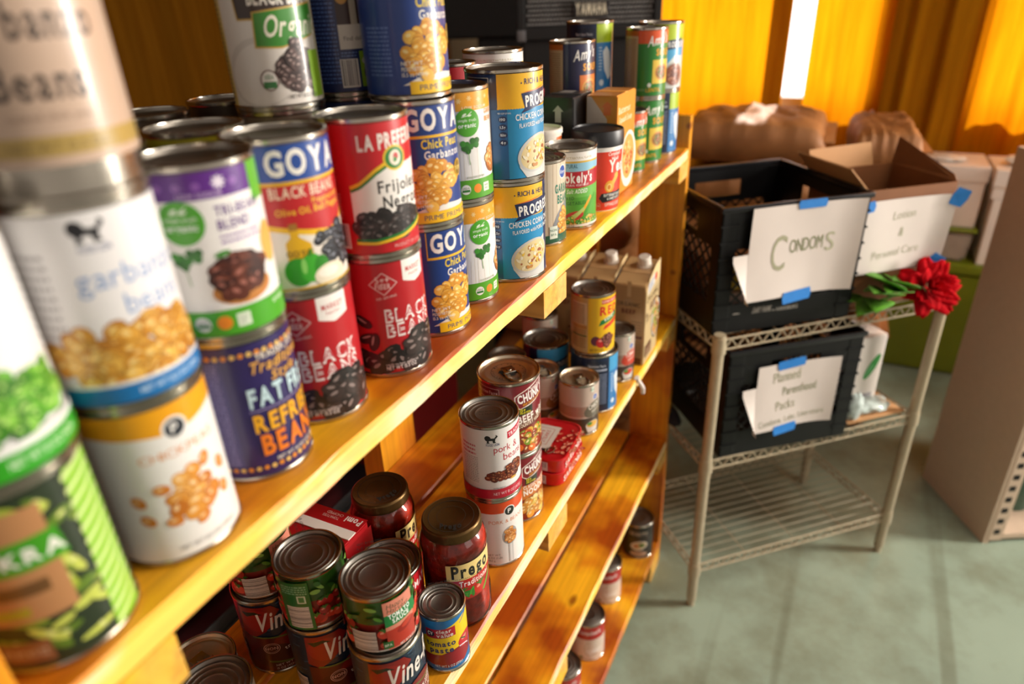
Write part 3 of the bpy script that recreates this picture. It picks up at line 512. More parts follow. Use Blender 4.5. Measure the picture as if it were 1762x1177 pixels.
def a_redlabel():
    a = base('#c21622'); a.T('TOMATOES', 10, 88, 9, '#f4e0dc', 'l', 2, w=60).X(-10, 40, 40, 80, '#e88a84', 8, 2); return a
def a_bbo():
    a = base('#cfc4a2', r=37); a.R(-13, 4.6, 60, 108.1, '#e8e2da').P([(-40, 108), (-34, 108), (-26, 4.6), (-34, 4.6)], '#b59a3c').X(-40, 10, -30, 100, '#4a5a4a', 26, 4).R(-30, 4.6, -26, 108.1, '#d8c074')
    a.P([(-26, 4.6), (-26, 108.1), (58, 108.1), (58, 4.6)], '#e4ddd4').E(4, 30, 32, 26, '#d2cbc2', 20).E(6, 29, 30, 23, '#e4ddd4', 20).E(16, 94, 26, 7, '#d9b02a')
    a.P([(-8, 68), (-10, 92), (60, 92), (60, 68)], '#c9a24a').P([(-7, 69.4), (-9, 90.6), (60, 90.6), (60, 69.4)], '#35241f').T('BLACK BEANS', 3, 79, 9.5, '#f4ece0', 'l', 2, w=58)
    a.P([(3, 48), (5, 74), (60, 80), (60, 56), (24, 47)], '#c9a24a').P([(4.4, 49.4), (6, 73), (60, 78.6), (60, 57), (24, 48.4)], '#3a8a2a').T('Organic', 11, 56, 15, '#f2ecd8', 'l', 1, w=52, sh=.25)
    a.B(36, 30, 17, 14, 60, 3.8, ['#4a3532', '#5c4440', '#3a2826'], '#241615', '#a08a84', 3, 1.25).B(36, 42, 10, 9, 22, 3.6, ['#4a3532', '#5c4440', '#3a2826'], '#241615', '#a08a84', 5, 1.25)
    a.ring(10, 24, 7, 8, .8, '#6a3a34').E(10, 24, 6, 7, '#ece8e0').R(5, 18, 15, 23, '#2e7a3a').T('USDA', 10, 25, 3, '#2e7a3a', 'c', 1, w=7).R(46, 8, 60, 44, '#8cb82a').T('NET WT 15 OZ (425g)', 24, 9, 3, '#4a443c', 'l', 1, w=26); return a
def a_bluetall():
    a = base('#10245e'); a.X(-4, 12, 20, 100, '#4f6cae', 26, 3).R(22, 44, 60, 108.1, '#3a1a12').E(28, 84, 6, 8, '#d99a3a').E(42, 92, 6, 9, '#e0b04a').R(34, 48, 40, 108, '#c8bca8').E(52, 78, 8, 11, '#d8c8a8').E(52, 78, 6, 9, '#c98a2a')
    a.R(22, 40, 60, 60, '#e2d9cc').T('Find delicious', 26, 47, 3.6, '#5a4a3c', 'l', 0, w=28).bars(20, 8, 36, 32, seed=6).P([(38, 8), (38, 38), (54, 38), (54, 8)], '#8fb52a').E(46, 20, 5, 7, '#4a3a6a').E(46, 30, 6, 4, '#d8d4c8').X(22, 34, 36, 39, '#6a84c0', 2, 3); return a
def a_plain(c, c2='#d8d0c4'):
    a = base(c); a.R(-116, 30, 116, 62, c2); return a

# ------------------------------------------------------------------ the room
FZ = -1.16
def structure(name, bm, m, smooth=0): o = from_bm(name, bm, m, smooth=smooth); o['kind'] = 'structure'; return o
def floor_mat():
    m = mat('pale_green_vinyl', '#94a391', .34, 0, .1, 3, .02); nt = m.node_tree; N = nt.nodes; L = nt.links; b = N['Principled BSDF']
    cr = b.inputs['Base Color'].links[0].from_node
    tc = N.new('ShaderNodeTexCoord'); n2 = N.new('ShaderNodeTexNoise'); n2.inputs['Scale'].default_value = 2.2; n2.inputs['Detail'].default_value = 8; n2.inputs['Roughness'].default_value = .65; L.new(tc.outputs['Object'], n2.inputs['Vector'])
    r = N.new('ShaderNodeValToRGB'); e = r.color_ramp.elements; e[0].position = .44; e[0].color = (.5, .4, .3, 1); e[1].position = .57; e[1].color = (1, 1, 1, 1); L.new(n2.outputs['Fac'], r.inputs[0])
    mp = N.new('ShaderNodeMapping'); mp.inputs['Rotation'].default_value = (0, 0, .35); mp.inputs['Scale'].default_value = (11, .45, 1); L.new(tc.outputs['Object'], mp.inputs[0])
    n3 = N.new('ShaderNodeTexNoise'); n3.inputs['Scale'].default_value = 1.2; n3.inputs['Detail'].default_value = 2; L.new(mp.outputs[0], n3.inputs['Vector'])
    r3 = N.new('ShaderNodeValToRGB'); e = r3.color_ramp.elements; e[0].position = .3; e[0].color = (.5, .42, .34, 1); e[1].position = .4; e[1].color = (1, 1, 1, 1); L.new(n3.outputs['Fac'], r3.inputs[0])
    for node in (r, r3):
        mx = N.new('ShaderNodeMix'); mx.data_type = 'RGBA'; mx.blend_type = 'MULTIPLY'; mx.inputs[0].default_value = .55
        L.new(b.inputs['Base Color'].links[0].from_socket, mx.inputs[6]); L.new(node.outputs[0], mx.inputs[7]); L.new(mx.outputs[2], b.inputs['Base Color'])
    return m
bm = BM(); box(bm, (-1.8, -2.6, FZ-.04), (4.4, 3.5, FZ)); structure('floor', bm, floor_mat())
WALL = mat('cream_painted_wall', '#b9a584', .7, 0, .05, 8); DARKW = mat('brown_panelled_wall', '#4a2f18', .6, 0, .15, 5)
SILL = -.222
bm = BM()   # window wall with three openings
xs = [-1.8, -1.15, .36, .64, 1.9, 2.4, 4.1, 4.4]
box(bm, (-1.8, 3.3, FZ), (4.4, 3.42, SILL)); box(bm, (-1.8, 3.3, 1.25), (4.4, 3.42, 1.5))
for a, b in ((0, 1), (2, 3), (4, 5), (6, 7)): box(bm, (xs[a], 3.3, SILL), (xs[b], 3.42, 1.25))
structure('wall_back', bm, WALL)
bm = BM(); box(bm, (-1.8, -2.6, FZ), (-1.7, 3.3, 1.5)); structure('wall_left', bm, DARKW)
bm = BM(); box(bm, (-1.8, -.6, 1.5), (4.4, 3.42, 1.56)); structure('ceiling', bm, mat('tan_ceiling', '#6d5a46', .8, 0, .05, 6))
WF = mat('white_window_frame', '#d8d2c6', .5, 0, .04, 10); GLASS = bpy.data.materials.new('window_glass'); GLASS.use_nodes = True
nt = GLASS.node_tree; nt.nodes.remove(nt.nodes['Principled BSDF']); tr = nt.nodes.new('ShaderNodeBsdfTransparent'); gl = nt.nodes.new('ShaderNodeBsdfGlossy'); gl.inputs['Roughness'].default_value = .02
fr = nt.nodes.new('ShaderNodeFresnel'); fr.inputs[0].default_value = 1.3; ms = nt.nodes.new('ShaderNodeMixShader'); nt.links.new(fr.outputs[0], ms.inputs[0]); nt.links.new(tr.outputs[0], ms.inputs[1]); nt.links.new(gl.outputs[0], ms.inputs[2]); nt.links.new(ms.outputs[0], nt.nodes['Material Output'].inputs[0])
for i, (a, b) in enumerate(((-1.15, .36), (.64, 1.9), (2.4, 4.1))):
    bm = BM()
    for lo, hi in (((a, 3.34, SILL), (a+.05, 3.4, 1.25)), ((b-.05, 3.34, SILL), (b, 3.4, 1.25)), ((a, 3.34, SILL), (b, 3.4, SILL+.05)), ((a, 3.34, 1.2), (b, 3.4, 1.25))): box(bm, lo, hi)
    w = structure(f'window_{i+1}', bm, WF)
    bm = BM(); box(bm, (a+.05, 3.365, SILL+.05), (b-.05, 3.369, 1.2)); from_bm('window_pane', bm, GLASS, w)

def curtain_mat(name, col, tl):
    m = bpy.data.materials.new(name); m.use_nodes = True; nt = m.node_tree; N = nt.nodes; L = nt.links; N.remove(N['Principled BSDF'])
    d = N.new('ShaderNodeBsdfDiffuse'); t = N.new('ShaderNodeBsdfTranslucent'); x = N.new('ShaderNodeMixShader'); x.inputs[0].default_value = tl
    tc = N.new('ShaderNodeTexCoord'); mp = N.new('ShaderNodeMapping'); mp.inputs['Scale'].default_value = (30, 30, 1.5); no = N.new('ShaderNodeTexNoise'); no.inputs['Scale'].default_value = 2; no.inputs['Detail'].default_value = 3
    L.new(tc.outputs['Object'], mp.inputs[0]); L.new(mp.outputs[0], no.inputs['Vector'])
    r = N.new('ShaderNodeValToRGB'); e = r.color_ramp.elements; c = lin(col); e[0].position = .3; e[0].color = (c[0]*.82, c[1]*.74, c[2]*.6, 1); e[1].position = .7; e[1].color = (*c, 1)
    L.new(no.outputs['Fac'], r.inputs[0]); L.new(r.outputs[0], d.inputs[0]); L.new(r.outputs[0], t.inputs[0])
    L.new(d.outputs[0], x.inputs[1]); L.new(t.outputs[0], x.inputs[2]); L.new(x.outputs[0], N['Material Output'].inputs[0]); return m
CURT = curtain_mat('amber_curtain_cloth', '#ec950c', .6)
CURTB = curtain_mat('fold_shaded_amber_curtain_cloth', '#b87a14', .14)  # darker, denser copy of the cloth: dimness of stacked folds put into it
CURTD = curtain_mat('amber_curtain_cloth_painted_shade', '#5e3a0a', .08)  # same cloth with the shade of the unlit side put into its colour
def curtain(name, x0, x1, y, z0, z1, seed, label, m=CURT, amp=.03, fold=.16, axis='x', dense=None):
    rn = random.Random(seed); n = int((x1-x0)/.008); m2 = 14; bm = BM(); ph = rn.uniform(0, 6); rows = []
    for j in range(m2+1):
        z = z0+(z1-z0)*j/m2; t = j/m2; row = []
        for i in range(n+1):
            x = x0+(x1-x0)*i/n; w = 2*pi*x/fold+ph+.5*sin(3.1*x+ph)
            k = 1.0
            if dense and dense[0] < x < dense[1]: w *= 3; k = 1.5
            d = amp*k*(sin(w)*.7+.3*sin(2.3*w+1))*(1-.25*t)+.012*sin(5*x+4*z)
            zz = z+(.012*sin(w*.5) if j == 0 else 0)
            row.append(bm.verts.new((x, y+d, zz) if axis == 'x' else (y+d, x, zz)))
        rows.append(row)
    for A, B in zip(rows, rows[1:]):
        for i in range(n): bm.faces.new((A[i], A[i+1], B[i+1], B[i]))
    bmesh.ops.recalc_face_normals(bm, faces=bm.faces)
    o = from_bm(name, bm, m, smooth=180); return tag(o, label, 'curtain', 'amber window curtains')
curtain('window_curtain', -1.2, -.02, 3.255, -.385, 1.3, 2, 'glowing yellow curtain panel left of the bright slit between the curtains', amp=.022, fold=.21)
curtain('folded_curtain', -.10, -.021, 3.215, -.36, 1.3, 12, 'narrow doubled curtain edge just left of the bright slit', CURTB, amp=.006)
curtain('window_curtain', .065, .40, 3.255, -.385, 1.3, 5, 'yellow curtain panel right of the bright slit', amp=.022, fold=.19)
curtain('folded_curtain', .37, .665, 3.225, -.41, 1.3, 8, 'dark bunched curtain folds between the two glowing windows', CURTB, amp=.03, fold=.11)
curtain('folded_curtain', .36, .655, 3.165, -.41, 1.3, 11, 'front layer of the dark bunched curtain folds', CURTB, amp=.022, fold=.13)
curtain('window_curtain', .66, 1.95, 3.255, -.385, 1.3, 9, 'orange curtain panel at the far right of the photo above the white boxes', amp=.022, fold=.2)
curtain('side_curtain', -1.0, 3.1, -1.6, -.9, 1.4, 4, 'amber curtain coloured as unlit along the wall behind the top shelf cans', CURTD, .035, .3, 'y')
bm = BM(); box(bm, (-2.6, 4.2, -2.0), (5.2, 4.24, .68)); SKY = bpy.data.materials.new('overcast_sky'); SKY.use_nodes = True; nt = SKY.node_tree
nt.nodes.remove(nt.nodes['Principled BSDF']); em = nt.nodes.new('ShaderNodeEmission'); tx = nt.nodes.new('ShaderNodeTexNoise'); tx.inputs['Scale'].default_value = .6; rp = nt.nodes.new('ShaderNodeValToRGB'); rp.color_ramp.elements[0].color = (.86, .93, 1, 1); rp.color_ramp.elements[1].color = (1, .98, .95, 1)
nt.links.new(tx.outputs['Fac'], rp.inputs[0]); nt.links.new(rp.outputs[0], em.inputs[0]); em.inputs[1].default_value = SKYLUM; nt.links.new(em.outputs[0], nt.nodes['Material Output'].inputs[0])
structure('sky_outside', bm, SKY)

# ------------------------------------------------------------------ the wooden shelving unit
SZ = [0, -.383, -.732, -1.077]; TH = .02; Y0, Y1 = -.012, 1.362
unit = thing('wooden_shelving_unit', 'orange-stained pine shelving unit with four plank shelves full of canned food', 'shelf')
for k, z in enumerate(SZ):
    for x1 in (0, -.098, -.196):
        bm = BM(); rn = random.Random(k*10+int(-x1*100)); n = 40; sec = []
        jit = .0022 if x1 == 0 else .0008
        for i in range(n+1):
            y = Y0+(Y1-Y0)*i/n; e = rn.uniform(-jit, jit)*(1 if k < 1 else .4)
            sec.append([bm.verts.new((a, y, b)) for a, b in ((x1-.089, z-TH), (x1+e*.4, z-TH-.001), (x1+.0005+e*.3, z-.003), (x1-.002+e, z), (x1-.089, z))])
        for A, B in zip(sec, sec[1:]):
            for i in range(5):
                f = bm.faces.new((A[i], A[(i+1) % 5], B[(i+1) % 5], B[i])); f.material_index = 1 if i in (1,) and x1 == 0 and k < 3 else 0
        bm.faces.new(sec[0]); bm.faces.new(sec[-1][::-1]); bmesh.ops.recalc_face_normals(bm, faces=bm.faces)
        from_bm('shelf_board', bm, [STAIN, RAW], unit)
    for y in (Y0, .606, 1.288):
        bm = BM(); zz = (z-TH-.038) if k < 3 else FZ
        box(bm, (-.285, y, zz), (.0015, y+.074, z-TH-.0015), .0012); from_bm('batten', bm, BATT, unit)
for x0, x1 in ((-.098, 0), (-.285, -.196)):
    for y0, y1 in ((-.05, -.0125), (1.3625, 1.386)):
        bm = BM(); box(bm, (x0, y0, FZ), (x1, y1, .064), .002); from_bm('end_post', bm, STAINV, unit)
bm = BM(); box(bm, (-.325, .607, FZ), (-.2865, .70, -.0)); from_bm('rear_post', bm, STAINV, unit)
bm = BM()   # scrap of torn tape on the second shelf edge
path(bm, [(.002, 1.05, -.384), (.006, 1.052, -.392), (.012, 1.056, -.404), (.011, 1.06, -.418)], .0045, 5); box(bm, (-.004, 1.045, -.3825), (.004, 1.06, -.381))
tag(from_bm('torn_tape', bm, WHITEP), 'scrap of torn white tape hanging from the second shelf edge', 'tape')

# ------------------------------------------------------------------ cans
ALU = mat('aluminium_lid', '#d6c6ae', .36, 1, .08, 40)
_mc = {}
def me_of(key, fn):
    if key not in _mc: _mc[key] = fn()
    return _mc[key]
def body_mesh(R, h):
    b = R-.0011; bm = BM()
    lathe(bm, [(0, .003), (R-.004, .003), (R-.0028, .0004), (R-.0012, 0), (R, .0008), (R, .0034), (b, .0045), (b, h-.0045), (R, h-.0034), (R, h-.0007), (R-.0009, h), (R-.0022, h-.0004), (R-.0026, h-.003)], 56)
    o = from_bm('can_body', bm, TIN, smooth=40); me = o.data; bpy.data.objects.remove(o); return me
def lid_mesh(R, h, pull):
    bm = BM(); d = h-.0042; k = R
    pr = [(0, d), (k*.42, d), (k*.45, d+.0007), (k*.49, d), (k*.60, d), (k*.63, d+.0008), (k*.67, d), (k*.76, d-.0002), (k*.79, d+.0009), (k*.83, d-.0004), (R-.0042, d-.0006), (R-.0026, h-.0012)]
    if pull: pr = [(0, d-.0006), (k*.66, d-.0006), (k*.70, d+.0004), (k*.82, d+.0004), (k*.85, d-.0006), (R-.0042, d-.0006), (R-.0026, h-.0012)]
    lathe(bm, pr, 56); o = from_bm('lid', bm, ALU if pull else TIND, smooth=50); me = o.data; bpy.data.objects.remove(o); return me
def tab_mesh(R, h):
    bm = BM(); z = h-.0036
    pts = [(-.002, -.006), (.006, -.0065), (.012, -.004), (.0145, 0), (.012, .004), (.006, .0065), (-.002, .006)]
    path(bm, [(x, y, z) for x, y in pts], .0011, 6); box(bm, (-.012, -.0055, z-.0008), (-.001, .0055, z+.0012), .0008); lathe_at = (-.006, 0)
    tube(bm, (-.006, 0, z), (-.006, 0, z+.0022), .0026, 12)
    bmesh.ops.scale(bm, vec=(1.55, 1.55, 1), verts=bm.verts)
    o = from_bm('pull_tab', bm, TIN, smooth=40); me = o.data; bpy.data.objects.remove(o); return me
def face_angle(x, y): return math.atan2(EYE.y-y, EYE.x-x)
def can(art, label, x, y, z, R=R15, h=H15, group=None, turn=0, pull=False, cat='can', name='food_can', tabcol=None, labelr=None, lidart=None):
    t = thing(name, label, cat, (x, y, z), face_angle(x, y)+radians(turn), group)
    add_mesh('can_body', me_of(('b', R, h), lambda: body_mesh(R, h)), t)
    key = ('l', art.__name__ if callable(art) else art, R, h)
    add_mesh('label', me_of(key, lambda: wrap('label', art(), R-.00075, h=h)), t)
    l = add_mesh('lid', me_of(('t', R, h, pull), lambda: lid_mesh(R, h, pull)), t)
    if pull:
        p = add_mesh('pull_tab', me_of(('p', R, h), lambda: tab_mesh(R, h)), l); p.location = (R*.38, 0, 0) if pull is True else (0, 0, 0)
        if pull is True: p.rotation_euler = (0, 0, .4); p.location = (.006, .004, 0)
    if lidart: add_mesh('lid_print', me_of(('lp', lidart.__name__), lambda: flat('lid_print', lidart(), (0, 0, h-.0037 if not pull else h-.0044), (0, 1, 0), (-1, 0, 0))), l)
    return t
def l_date():
    a = Art()
    for i, (t, v) in enumerate((('BEST BY 08 2025', 3), ('L2 14:07 B', -3))): a.T(t, 0, v, 2.6, '#2c2622', 'c', 0, w=24)
    return a
def l_recycle():
    a = Art(); 
    for k in (90, 210, 330):
        t = radians(k); c, s_ = cos(t), sin(t)
        q = [(-9, 4), (3, 4), (3, 1.5), (9, 7), (3, 12.5), (3, 10), (-9, 10)]
        a.P([(x*s_+ (y+2)*c, -x*c+(y+2)*s_) for x, y in q], '#1c1712')
    a.ring(0, 0, 24, 24, .5, '#3a3026')
    for i, ch in enumerate("DON'T STOP NOW * RECYCLE ME * "): 
        t = radians(90-i*12); a.T(ch, 20*cos(t), 20*sin(t), 2.6, '#2c241c', 'c', 1, rot=90-i*12-90)
    return a
def V(f, *a):
    def g(): return f(*a)
    g.__name__ = f.__name__+repr(a); return g
H = H15
# --- top shelf, front row (nearest the camera first)
can(a_okra, 'green and brown vegetable can at the near end of the top shelf', -.0437, .0333, 0)
can(a_peas, 'white can with a heap of green peas at the left edge of the photo', -.0437, .0333, H)
can(a_chickwhite, 'white chickpea can with yellow top band, bottom of its stack', -.0457, .1146, 0)
can(a_lion_garb, 'white garbanzo can with black lion emblem and blue foot band', -.0457, .1146, H)
can(a_tan, 'tan paper-labelled garbanzo can topmost of the near three-can stack', -.0445, .1146, 2*H)
can(a_refried, 'dark violet refried beans can with dotted borders under the tri-bean can', -.0548, .1985, 0)
can(a_tribean, 'white tri-bean can with purple top band and green round badge', -.0548, .1985, H)
G = 'red black bean cans'
can(a_market, 'red black bean can under the can with green pepper picture', -.0605, .2772, 0, group=G, turn=-17)
can(a_goyablack, 'blue and red black bean can with green pepper and oil bottle', -.0605, .2772, H)
can(a_market, 'red black bean can under the red and white can', -.0493, .3636, 0, group=G)
can(a_prefer, 'red and white black bean can with yellow and green swoosh', -.0493, .3636, H)
G = 'blue chickpea cans'
can(a_goyachick, 'blue chickpea can at the bottom of its three-can stack', -.0539, .4483, 0, group=G, turn=19)
can(a_goyachick, 'blue chickpea can in the middle of its three-can stack', -.0542, .4483, H, group=G)
can(a_goyachick, 'blue chickpea can on top of the three-can stack, cut by the upper edge', -.0600, .4530, 2*H, group=G, turn=14)
G = 'white garbanzo cans with orange band'
can(a_truthgarb, 'white garbanzo can with orange band standing on the shelf board', -.0621, .5294, 0, group=G, turn=12)
can(a_truthgarb, 'white garbanzo can with orange band on top of its twin', -.0621, .5294, H, group=G)
G = 'corn chowder cans'; HP = .1172; RP = .0430
can(a_progresso, 'large yellow and blue chowder can standing on the shelf board', -.0438, .6118, 0, RP, HP, G, -16)
can(a_progresso, 'large yellow and blue chowder can on top of its twin', -.0438, .6118, HP, RP, HP, G)
can(a_kgarb, 'small wood-patterned garbanzo can with green lettering', -.0596, .7302, 0)
can(a_stokely, 'mixed vegetable can with red banner beside the orange soup cup', -.0462, .8135, 0)
G = 'green and orange lentil soup cans'
can(a_amy, 'single green and orange soup can in front of the taller stacks', -.0658, 1.1473, 0, .034, .108, G)
can(V(a_amy, '#1f7f22', '#1f7f22'), 'green soup can at the bottom of the end stack', -.0632, 1.2350, 0, .0385, .1185, G)
can(a_amy, 'green soup can with orange band on top of the end stack', -.0632, 1.2350, .1185, .0385, .1185, G)
G = 'blue soup cans by the end post'
can(a_progside, 'blue soup can at the bottom beside the end post', -.0600, 1.3180, 0, RP, .121, G, 18)
can(a_progred, 'blue soup can with lime band on top beside the end post', -.0600, 1.3180, .121, RP, .121, G)
# --- top shelf, second row
can(V(a_amy, '#1a1c44', '#1a1c44', '#d8752a', 1), 'navy soup can with white script seen above the black carton', -.135, 1.047, .1147, .0378, .1147)
can(V(a_plain, '#1a1c44'), 'navy can hidden under the navy soup can', -.135, 1.047, 0, .0378, .1147)
G = 'blue and lime soup cans behind the navy can'
can(a_progside, 'blue and lime soup can on top of the stack behind the navy can', -.166, 1.215, .125, RP, .125, G)
can(a_progside, 'blue and lime soup can under the stack behind the navy can', -.166, 1.215, 0, RP, .125, G)
G = 'second row of cans on the top shelf'
can(a_stokely, 'wide can with pale vegetable label behind the chowder stack', -.168, .828, HP, RP, HP, G)
can(V(a_plain, '#e8e0d4'), 'wide can underneath the pale vegetable can', -.168, .828, 0, RP, HP, G)
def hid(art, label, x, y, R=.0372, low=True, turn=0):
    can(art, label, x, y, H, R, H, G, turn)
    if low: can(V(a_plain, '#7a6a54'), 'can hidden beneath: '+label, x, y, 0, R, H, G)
hid(V(a_plain, '#a81620', '#a81620'), 'dark red can between the chickpea stack and the pale can', -.190, .742)
hid(V(a_plain, '#156b32', '#156b32'), 'green can at the back edge behind the dark red can', -.240, .662)
hid(V(a_plain, '#3a2a1c', '#1f4f9c'), 'open-rimmed can with dark blue label at the back left', -.243, .405, .034)
hid(V(a_plain, '#4a3a2a', '#6a5a40'), 'can with brown label behind the tan can', -.245, .322, .034)
hid(V(a_plain, '#a8a01e', '#a8a01e'), 'can with yellow-green label behind the tri-bean can', -.142, .279)
hid(V(a_plain, '#3a342c', '#3a342c'), 'dark brown-grey can left of the yellow-green one', -.152, .198)
can(V(a_plain, '#6a5a4a'), 'can under the organic black bean can, upper', -.142, .3757, H, .0372, H, G)
can(V(a_plain, '#6a5a4a'), 'can under the organic black bean can, on the board', -.142, .3757, 0, .0372, H, G)
can(a_bbo, 'cream organic black bean can raised on the second row', -.142, .3757, 2*H, turn=-24)
can(V(a_plain, '#22305a'), 'can under the dark blue barcode can, upper', -.134, .4590, H, .0372, H, G)
can(V(a_plain, '#22305a'), 'can under the dark blue barcode can, on the board', -.134, .4590, 0, .0372, H, G)
can(a_bluetall, 'dark blue can with barcode between the bean cans at the upper edge', -.134, .4590, 2*H, turn=-37)

# --- cartons, cup and boxes on the top shelf
CAP = mat('white_plastic_cap', '#d9cfc2', .4, 0, .03, 20)
def carton(name, label, cat, x0, x1, y0, y1, z, h, base_col, side=None, front=None, topart=None, slope=0, group=None, cap=None, seam=None):
    """upright drink carton; side art on the -y face, front art on the +x face"""
    t = thing(name, label, cat, ((x0+x1)/2, (y0+y1)/2, z), 0, group); w, d = (x1-x0)/2, (y1-y0)/2
    bm = BM(); zz = h-slope
    vs = [bm.verts.new(p) for p in ((-w, -d, 0), (w, -d, 0), (w, d, 0), (-w, d, 0), (-w, -d, zz), (w, -d, zz), (w, d, h), (-w, d, h))]
    for f in ((3, 2, 1, 0), (0, 1, 5, 4), (1, 2, 6, 5), (2, 3, 7, 6), (3, 0, 4, 7), (4, 5, 6, 7)): bm.faces.new([vs[i] for i in f])
    bmesh.ops.bevel(bm, geom=list(bm.edges), offset=.0016, segments=2, affect='EDGES'); from_bm('carton_body', bm, mat('carton_'+base_col, '#'+base_col, .42, 0, .03, 30, coat=.2), t, 40)
    for nm, art, o, du, dv in (('side_print', side, (-w, -d-.0001, 0), (1, 0, 0), (0, 0, 1)), ('front_print', front, (w+.0001, -d, 0), (0, 1, 0), (0, 0, 1)), ('top_print', topart, (-w, -d, zz+.0001), (1, 0, 0), (0, 2*d, h-zz))):
        if art: add_mesh(nm, flat(nm, art, o, du, dv, GLOSS), t)
    bm = BM(); L = math.hypot(2*d, slope)   # folded top seam
    box(bm, (-w*.97, -.007, -.0004), (w*.97, .007, .0011), .0005); sm = from_bm('seam', bm, mat('carton_seam_'+base_col, seam or [min(1, x*1.25+.02) for x in lin('#'+base_col)], .5, 0, .05), t, 0, (0, 0, (h+zz)/2)); sm.rotation_euler = (math.atan2(slope, 2*d), 0, 0)
    if cap:
        bm = BM(); lathe(bm, [(0, .021), (.0105, .021), (.0125, .019), (.0128, .004), (.0150, .003), (.0155, -.004)], 28)
        c = from_bm('cap', bm, CAP, t, 40, (cap[0], cap[1], (h+zz)/2+.006)); c.rotation_euler = (math.atan2(slope, 2*d), 0, 0)
    return t
a1 = Art(); a1.R(1, 3, 49, 155, '#e0b878').P([(1, 100), (1, 155), (8, 155), (34, 122), (34, 100)], '#cfc4b4').P([(34, 122), (8, 155), (49, 155), (49, 100), (34, 100)], '#d8902a').P([(28, 128), (40, 128), (40, 140), (44, 140), (34, 149), (24, 140), (28, 140)], '#e0701c')
a2 = Art(); a2.R(1, 3, 94, 155, '#d9983a').T('Butternut', 8, 128, 10, '#f4e6c4', 'l', 1, w=60).T('Squash Soup', 12, 114, 9, '#f4e6c4', 'l', 1, w=66).E(66, 50, 40, 46, '#f0ece4').E(64, 54, 32, 36, '#e0b060').B(64, 56, 24, 26, 24, 5, ['#e8a04a', '#c8602a', '#e8c87a'], '#a8501c', '#f8e0b0', 3)
a3 = Art(); a3.R(1, 0, 49, 94, '#dd8e3c').R(1, 44, 49, 50, '#c8742a')
carton('soup_carton', 'orange squash soup carton with folded top behind the black-lidded cup', 'carton', -.075, -.025, .955, 1.05, 0, .157, 'd8943a', a1, a2, a3)
a1 = Art(); a1.P([(24, 122), (34, 122), (34, 138), (38, 138), (29, 147), (20, 138), (24, 138)], '#c8c0b8').T('OPEN', 29, 116, 3, '#c8c0b8', 'c', 0)
a3 = Art(); a3.R(8, 52, 30, 80, '#b0aaa4')
carton('soup_carton', 'black soup carton left of the orange carton', 'carton', -.135, -.081, .915, .998, 0, .158, '141315', a1, None, a3)
bm = BM(); box(bm, (-.2, .905, 0), (-.158, .985, .163), .002); t = thing('red_box', 'dull red box left of the black carton', 'box', (-.18, .945, 0)); o = from_bm('box_body', bm, mat('dull_red_card', '#8a1c24', .5), t, 0); o.location = (.18, -.945, 0)
t = thing('soup_tub', 'white paper tub with orange pattern behind the chowder can', 'tub', (-.105, .845, 0)); bm = BM(); lathe(bm, [(0, .004), (.024, .004), (.026, 0), (.031, .118), (.0325, .12), (.0325, .126), (.030, .127), (.029, .123), (0, .123)], 40); from_bm('tub_body', bm, mat('white_card', '#e4dcd0', .5), t, 40)
a = Art(); a.R(-10, 88, 40, 116, '#e0702c').T('SOUP', 6, 96, 9, '#f4e8d8', 'l', 2); add_mesh('label', wrap('label', a, .0309), t)
YC = (-.0385, .905)
t = thing('soup_cup', 'orange-red sipping soup cup with black screw lid', 'cup', (*YC, 0), face_angle(*YC))
bm = BM(); lathe(bm, [(0, .003), (.030, .003), (.032, 0), (.0335, .002), (.0372, .096), (.0372, .1), (.035, .101), (0, .101)], 48); from_bm('cup_body', bm, mat('white_cup_plastic', '#eee6de', .35), t, 40)
add_mesh('label', wrap('label', a_yes(), .0374, None, lambda v: .03365+.0037*v/94+.0002), t)
bm = BM(); lathe(bm, [(.037, .0965), (.0392, .0965), (.0395, .098), (.0395, .116), (.0385, .1185), (.0368, .119), (.036, .1165), (.018, .1165), (0, .1163)], 56); from_bm('lid', bm, mat('black_lid_plastic', '#17161a', .42, 0, .15), t, 40)

# --- second shelf
Z = SZ[1]
G = 'pork and bean stack'
can(a_pubpork, 'white and orange pork and beans can under its stack mate', -.0435, .5314, Z, turn=-2, lidart=l_date)
can(a_lionpork, 'white pork and beans can with black lion emblem and crimson foot', -.0435, .5314, Z+H, lidart=l_date)
G = 'chunky soup cans'
can(V(a_chunky, 1), 'maroon noodle soup can at the bottom of its stack', -.0600, .6215, Z, RP, HP, G, 8)
can(V(a_chunky, 0), 'maroon beef soup can with recycling mark on its lid', -.0600, .6215, Z+HP, RP, HP, G, pull=True, lidart=l_recycle)
can(a_paste, 'small blue and yellow tomato paste can on the second shelf', -.0194, .3541, Z, .0272, .0867, lidart=l_date)
G = 'dark tomato sauce cans'
can(a_vine, 'dark tomato sauce can nearest the shelf edge under the sauce can', -.0400, .2790, Z, .0380, H, G)
can(a_vine, 'dark tomato sauce can in the middle of the three', -.1230, .2766, Z, .0380, H, G)
can(a_vine, 'dark tomato sauce can farthest back under the shelf', -.2045, .2820, Z, .0380, H, G, -25)
G = 'small tomato sauce cans'
can(a_happy, 'small tomato sauce can with green banner nearest the shelf edge', -.0422, .2820, Z+H, .0352, .074, G, 0, lidart=l_date)
can(a_happy, 'small tomato sauce can showing its green panel and barcode, middle stack', -.1230, .2766, Z+H, .0352, .074, G, 93, lidart=l_date)
can(a_happy, 'small tomato sauce can half hidden under the top shelf', -.2055, .2836, Z+H, .0352, .074, G, 14)
can(a_redlabel, 'red-labelled can tucked behind the front tomato sauce stack', -.0905, .3600, Z, .0372, H)
